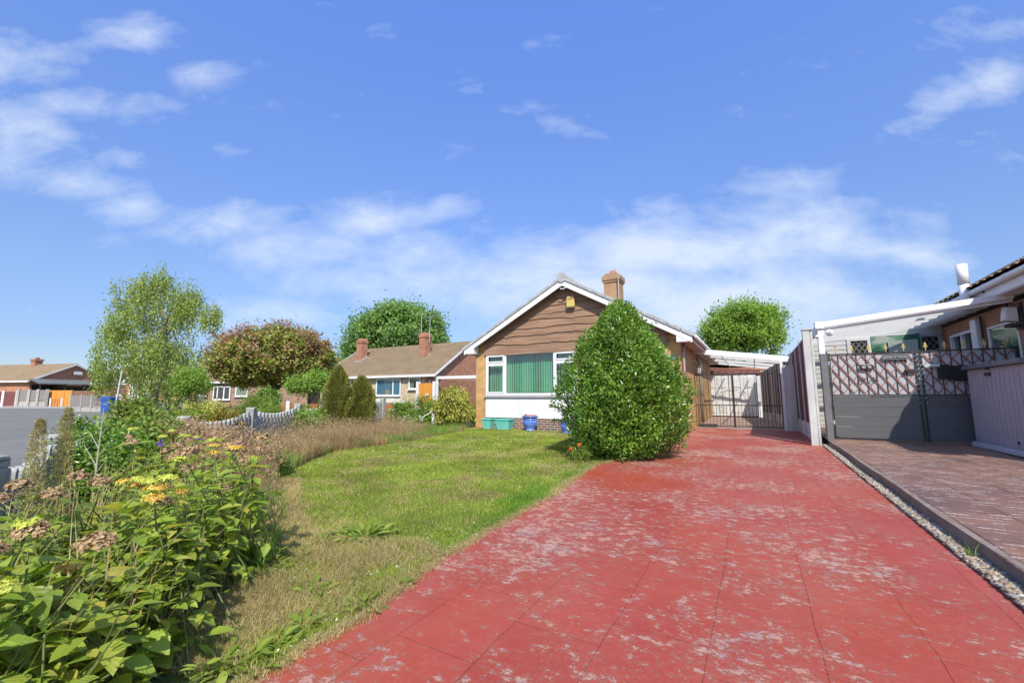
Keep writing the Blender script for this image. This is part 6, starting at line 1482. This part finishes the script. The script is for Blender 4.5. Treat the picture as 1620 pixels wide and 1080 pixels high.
x,y=LD(355,5.3); strap('dark green tuft of strap leaves amid tan grasses',x,y,260,.35,.28,LM_ROSE)
strap('single green grass tuft growing in the gravel strip by kerb',1.25,4.35,16,.16,.02,LM_GRASSG,name='grass_tuft',w=.008)
# marigold at the foot of the bush
for i,(x,y,lb) in enumerate(((-2.7,7.15,'orange marigold at the left foot of glossy bush'),)):
    t=T('marigold',lb,'flower',(x,y,g(x,y))); z=g(x,y)
    (V,F),_=crown([(x,y,z+.14,.18,.15,.12)],30,24,.07,.045,shell=.3,lw=.3); npmesh('foliage',V,F,LM_SHRUB,t)
    for a,b in ((.05,.30),(-.12,.22)):
        m=24; dd=rnd(m); V,F=leaf_arrays(np.tile([x+a,y-.08,z+b],(m,1))+dd*.008,.035,.02,dd,None,.1); npmesh('flower',V,F,OPET,t)

# ------------------------------------------------------------------ grass and weeds
DRYZ=[(-1.93,1.2),(-1.98,1.9),(-2.05,2.55),(-2.12,2.75),(-2.45,2.8),(-2.9,2.55),(-3.5,2.6),(-4.2,2.95),(-5.5,3.9),(-5.9,3.73),(-4.2,2.6),(-3.2,1.9),(-2.35,1.0),(-1.9,.6)]
dist=lambda P:np.hypot(P[:,0],P[:,1])
# dryness: straw near the border and in the dry zone, green in the middle
def dryf(X,Y):
    n_=vnoise(X,Y,.7,1)*.6+vnoise(X,Y,.22,2)*.4
    dz=inpoly(X,Y,DRYZ)
    left=np.clip(1-(X+.62*Y+7.9)/1.6,0,1)               # toward the front fence
    return np.clip((n_-.52)*2.2+dz*.85+left*.4,0,1)
P=scatter(LAWN,190000,dens=lambda X,Y:1-.8*dryf(X,Y)*inpoly(X,Y,DRYZ)); 
hh=np.where(inpoly(P[:,0],P[:,1],DRYZ),.05,.034)*rng.uniform(.5,1.3,len(P)); wv=.0035*np.maximum(1,dist(P)/3.2)
V,F=blades(P,hh,wv,lean=.8); o=npmesh('lawn_grass',V,F,LM_GRASS); tag(o,'short sunlit green grass of the front lawn','grass',kind='stuff')
P=scatter(LAWN,105000,dens=lambda X,Y:dryf(X,Y)*.9+.02); hh=np.where(inpoly(P[:,0],P[:,1],DRYZ),.06,.035)*rng.uniform(.4,1.4,len(P))
V,F=blades(P,hh,.0032*np.maximum(1,dist(P)/3.2),lean=1.4); o=npmesh('dry_grass',V,F,LM_STRAW); tag(o,'straw coloured dry grass at the near end and edges of lawn','grass',kind='stuff')
# ragged straw and moss creeping over the drive edge
le3=[p for p in le2 if 1.0<p[1]<9.2]
n=26000; k=rng.integers(0,len(le3),n); q=np.array(le3)[k]; P=np.zeros((n,3)); P[:,0]=q[:,0]+rng.normal(size=n)*.028+.0*n-.012+.03*vnoise(q[:,0]*0,q[:,1],.25,3); P[:,1]=q[:,1]+rng.uniform(-.07,.07,n); P[:,2]=gv(P[:,1])+.006
V,F=blades(P,.028*rng.uniform(.4,1.5,n),.0035*np.maximum(1,P[:,1]/3.5),lean=1.6); o=npmesh('edge_litter',V,F,LM_STRAW); tag(o,'dry grass and moss creeping over the left edge of red drive','grass',kind='stuff')
# lush strip by the drive
STR=[(-2.1,2.9),(-2.12,4.7),(-2.33,6.8),(-2.9,6.8),(-2.8,4.7),(-2.6,3.4)]
P=scatter(STR,9000,dens=lambda X,Y:np.clip((vnoise(X,Y,.3,12)-.35)*2.5,0,1)*np.clip(1.25-(-2.15-X)/.45,0,1)); V,F=blades(P,.05*rng.uniform(.5,1.2,len(P)),.0045*np.maximum(1,dist(P)/3.2),lean=.9); o=npmesh('edge_grass',V,F,LM_GRASSG); tag(o,'lush green grass along the drive edge','grass',kind='stuff')
# long grasses in the border
BORD=[(-5.9,3.73),(-6.8,4.9),(-7.55,6.0),(-7.35,7.94),(-7.9,11.0),(-8.5,12.3),(-9.3,12.6),(-11.0,10.8),(-10.9,9.0),(-9.5,5.9),(-7.7,3.9),(-6.0,2.4),(-5.2,2.3),(-4.2,2.2),(-3.3,1.95),(-2.9,1.8),(-3.3,2.15),(-4.3,2.85)]
P=scatter(BORD,46000,dens=lambda X,Y:np.clip((vnoise(X,Y,.45,21)-.22)*3,.12,1)); hl=.12+.30*vnoise(P[:,0],P[:,1],.8,4)
hl=hl*np.clip((P[:,0]*-1-.55*P[:,1]-3.0)/1.4+.35,.35,1.15)
V,F=blades(P,hl*rng.uniform(.5,1.25,len(P)),.0042*np.maximum(1,dist(P)/5),lean=.6); o=npmesh('long_grass',V,F,LM_PINKG); tag(o,'long pinkish tan wild grass along the front fence','grass',kind='stuff')
# airy seed heads above them
P=scatter(BORD,15000); hl=.16+.34*vnoise(P[:,0],P[:,1],.8,4); hl=hl*np.clip((P[:,0]*-1-.55*P[:,1]-3.0)/1.4+.35,.35,1.2)
P[:,2]+=hl*rng.uniform(.75,1.3,len(P)); V,F=leaf_arrays(P,.035,.012,rnd(len(P))*.6+np.array([0,0,1.]),None,.1); o=npmesh('grass_seedheads',V,F,LM_PINKG); tag(o,'hazy pinkish seedheads floating over the long grass','grass',kind='stuff')
P=scatter(BORD,26000,dens=lambda X,Y:np.clip((.72-vnoise(X,Y,.45,21))*3,.1,1)); V,F=blades(P,.24*rng.uniform(.4,1.2,len(P)),.007,lean=.7); o=npmesh('border_weeds',V,F,LM_ROSE); tag(o,'green weeds among the long grass of the border','weeds',kind='stuff')
# ground cover over the soil under the hydrangeas
UB=[(-1.2,-.1),(-2.0,.7),(-2.9,1.6),(-4.3,2.9),(-5.9,3.2),(-6.3,1.9),(-4.4,.4),(-2.4,-.4)]
P=scatter(UB,9000); V,F=blades(P,.16*rng.uniform(.3,1.2,len(P)),.005,lean=1.6); o=npmesh('dry_litter',V,F,LM_STRAW); tag(o,'tangled dry stalks under the hydrangeas','litter',kind='stuff')
OUT=[(-8.9,3.6),(-10.4,5.6),(-11.6,9),(-12.4,13),(-9.2,17.5),(-9,30),(-30,30),(-24,14),(-14,6.5)]
P=scatter(OUT,16000); V,F=blades(P,.5*rng.uniform(.3,1.,len(P)),.02,lean=.7); o=npmesh('rough_grass',V,F,LM_GRASS); tag(o,'rough grass verge beyond the pale fence','grass',kind='stuff')
# broad leaved weeds in the dry zone
def rosette(label,x,y,n,l,sp,lm=LM_WEED):
    t=T('weed',label,'weed',(x,y,g(x,y)),0,'weeds in the dry grass'); a=rng.uniform(0,2*PI,n); r=rng.random(n)*sp
    P=np.stack([x+r*np.cos(a),y+r*np.sin(a),gv(y+r*np.sin(a))+rng.uniform(.0,.05,n)],1); L=l*rng.uniform(.5,1.1,n)
    V,F=bigleaves(P,np.stack([np.cos(a),np.sin(a),rng.uniform(.1,1.1,n)],1)+rnd(n)*.25,np.tile([0,0,1.],(n,1))+rnd(n)*.3,L,L*rng.uniform(.25,.5,n),.3); npmesh('leaves',V,F,lm,t,smooth=True)
def gp(px,py):
    p=dpos(px,py,1.); k=1.2/(1.2-p[2]+S*p[1]) ; return (p[0]*k,p[1]*k)
for (px,py,n,l,sp,lb) in ((575,850,70,.12,.22,'largest spreading dandelion patch between lawn and dry grass'),(395,905,260,.06,.26,'lobed green weed patch beside the hydrangeas'),(440,885,160,.055,.2,'yellow green weed patch right of hydrangeas'),(500,938,22,.08,.08,'single dandelion rosette in the middle of dry grass'),
   (640,930,10,.06,.04,'tiny weed at the red drive edge in dry grass'),(575,965,34,.06,.1,'small weed near red drive edge below the dandelion rosette'),(475,1000,30,.08,.08,'upright weed at bottom of the dry grass'),(400,1045,70,.07,.16,'weed clump at bottom edge beside the drive'),(700,845,20,.06,.1,'tiny weed where green lawn meets dry grass'),(350,1060,40,.08,.12,'weed at the very bottom edge below the hydrangeas'),(510,860,40,.07,.12,'small weed left of dandelion patch')):
    x,y=gp(px,py); rosette(lb,x,y,n,l,sp)
# clover and daisies
P=scatter(LAWN,420,dens=lambda X,Y:np.clip((vnoise(X,Y,1.1,9)-.45)*4,0.06,1)); P[:,2]+=.03
V,F=leaf_arrays(np.repeat(P,3,0),.011*np.maximum(1,np.repeat(dist(P),3)/6),.011*np.maximum(1,np.repeat(dist(P),3)/6),rnd(len(P)*3)*np.array([1,1,.3]),np.tile([0,0,1.],(len(P)*3,1)),.05); o=npmesh('clover_flowers',V,F,WPET); tag(o,'tiny white clover flowers dotted over the lawn','flowers',kind='stuff')
P=scatter(LAWN,110); P[:,2]+=.035; V,F=leaf_arrays(np.repeat(P,3,0),.013*np.maximum(1,np.repeat(dist(P),3)/6),.012,rnd(len(P)*3)*np.array([1,1,.3]),np.tile([0,0,1.],(len(P)*3,1)),.05); o=npmesh('yellow_lawn_flowers',V,F,YPET); tag(o,'tiny yellow flowers dotted over the lawn','flowers',kind='stuff')
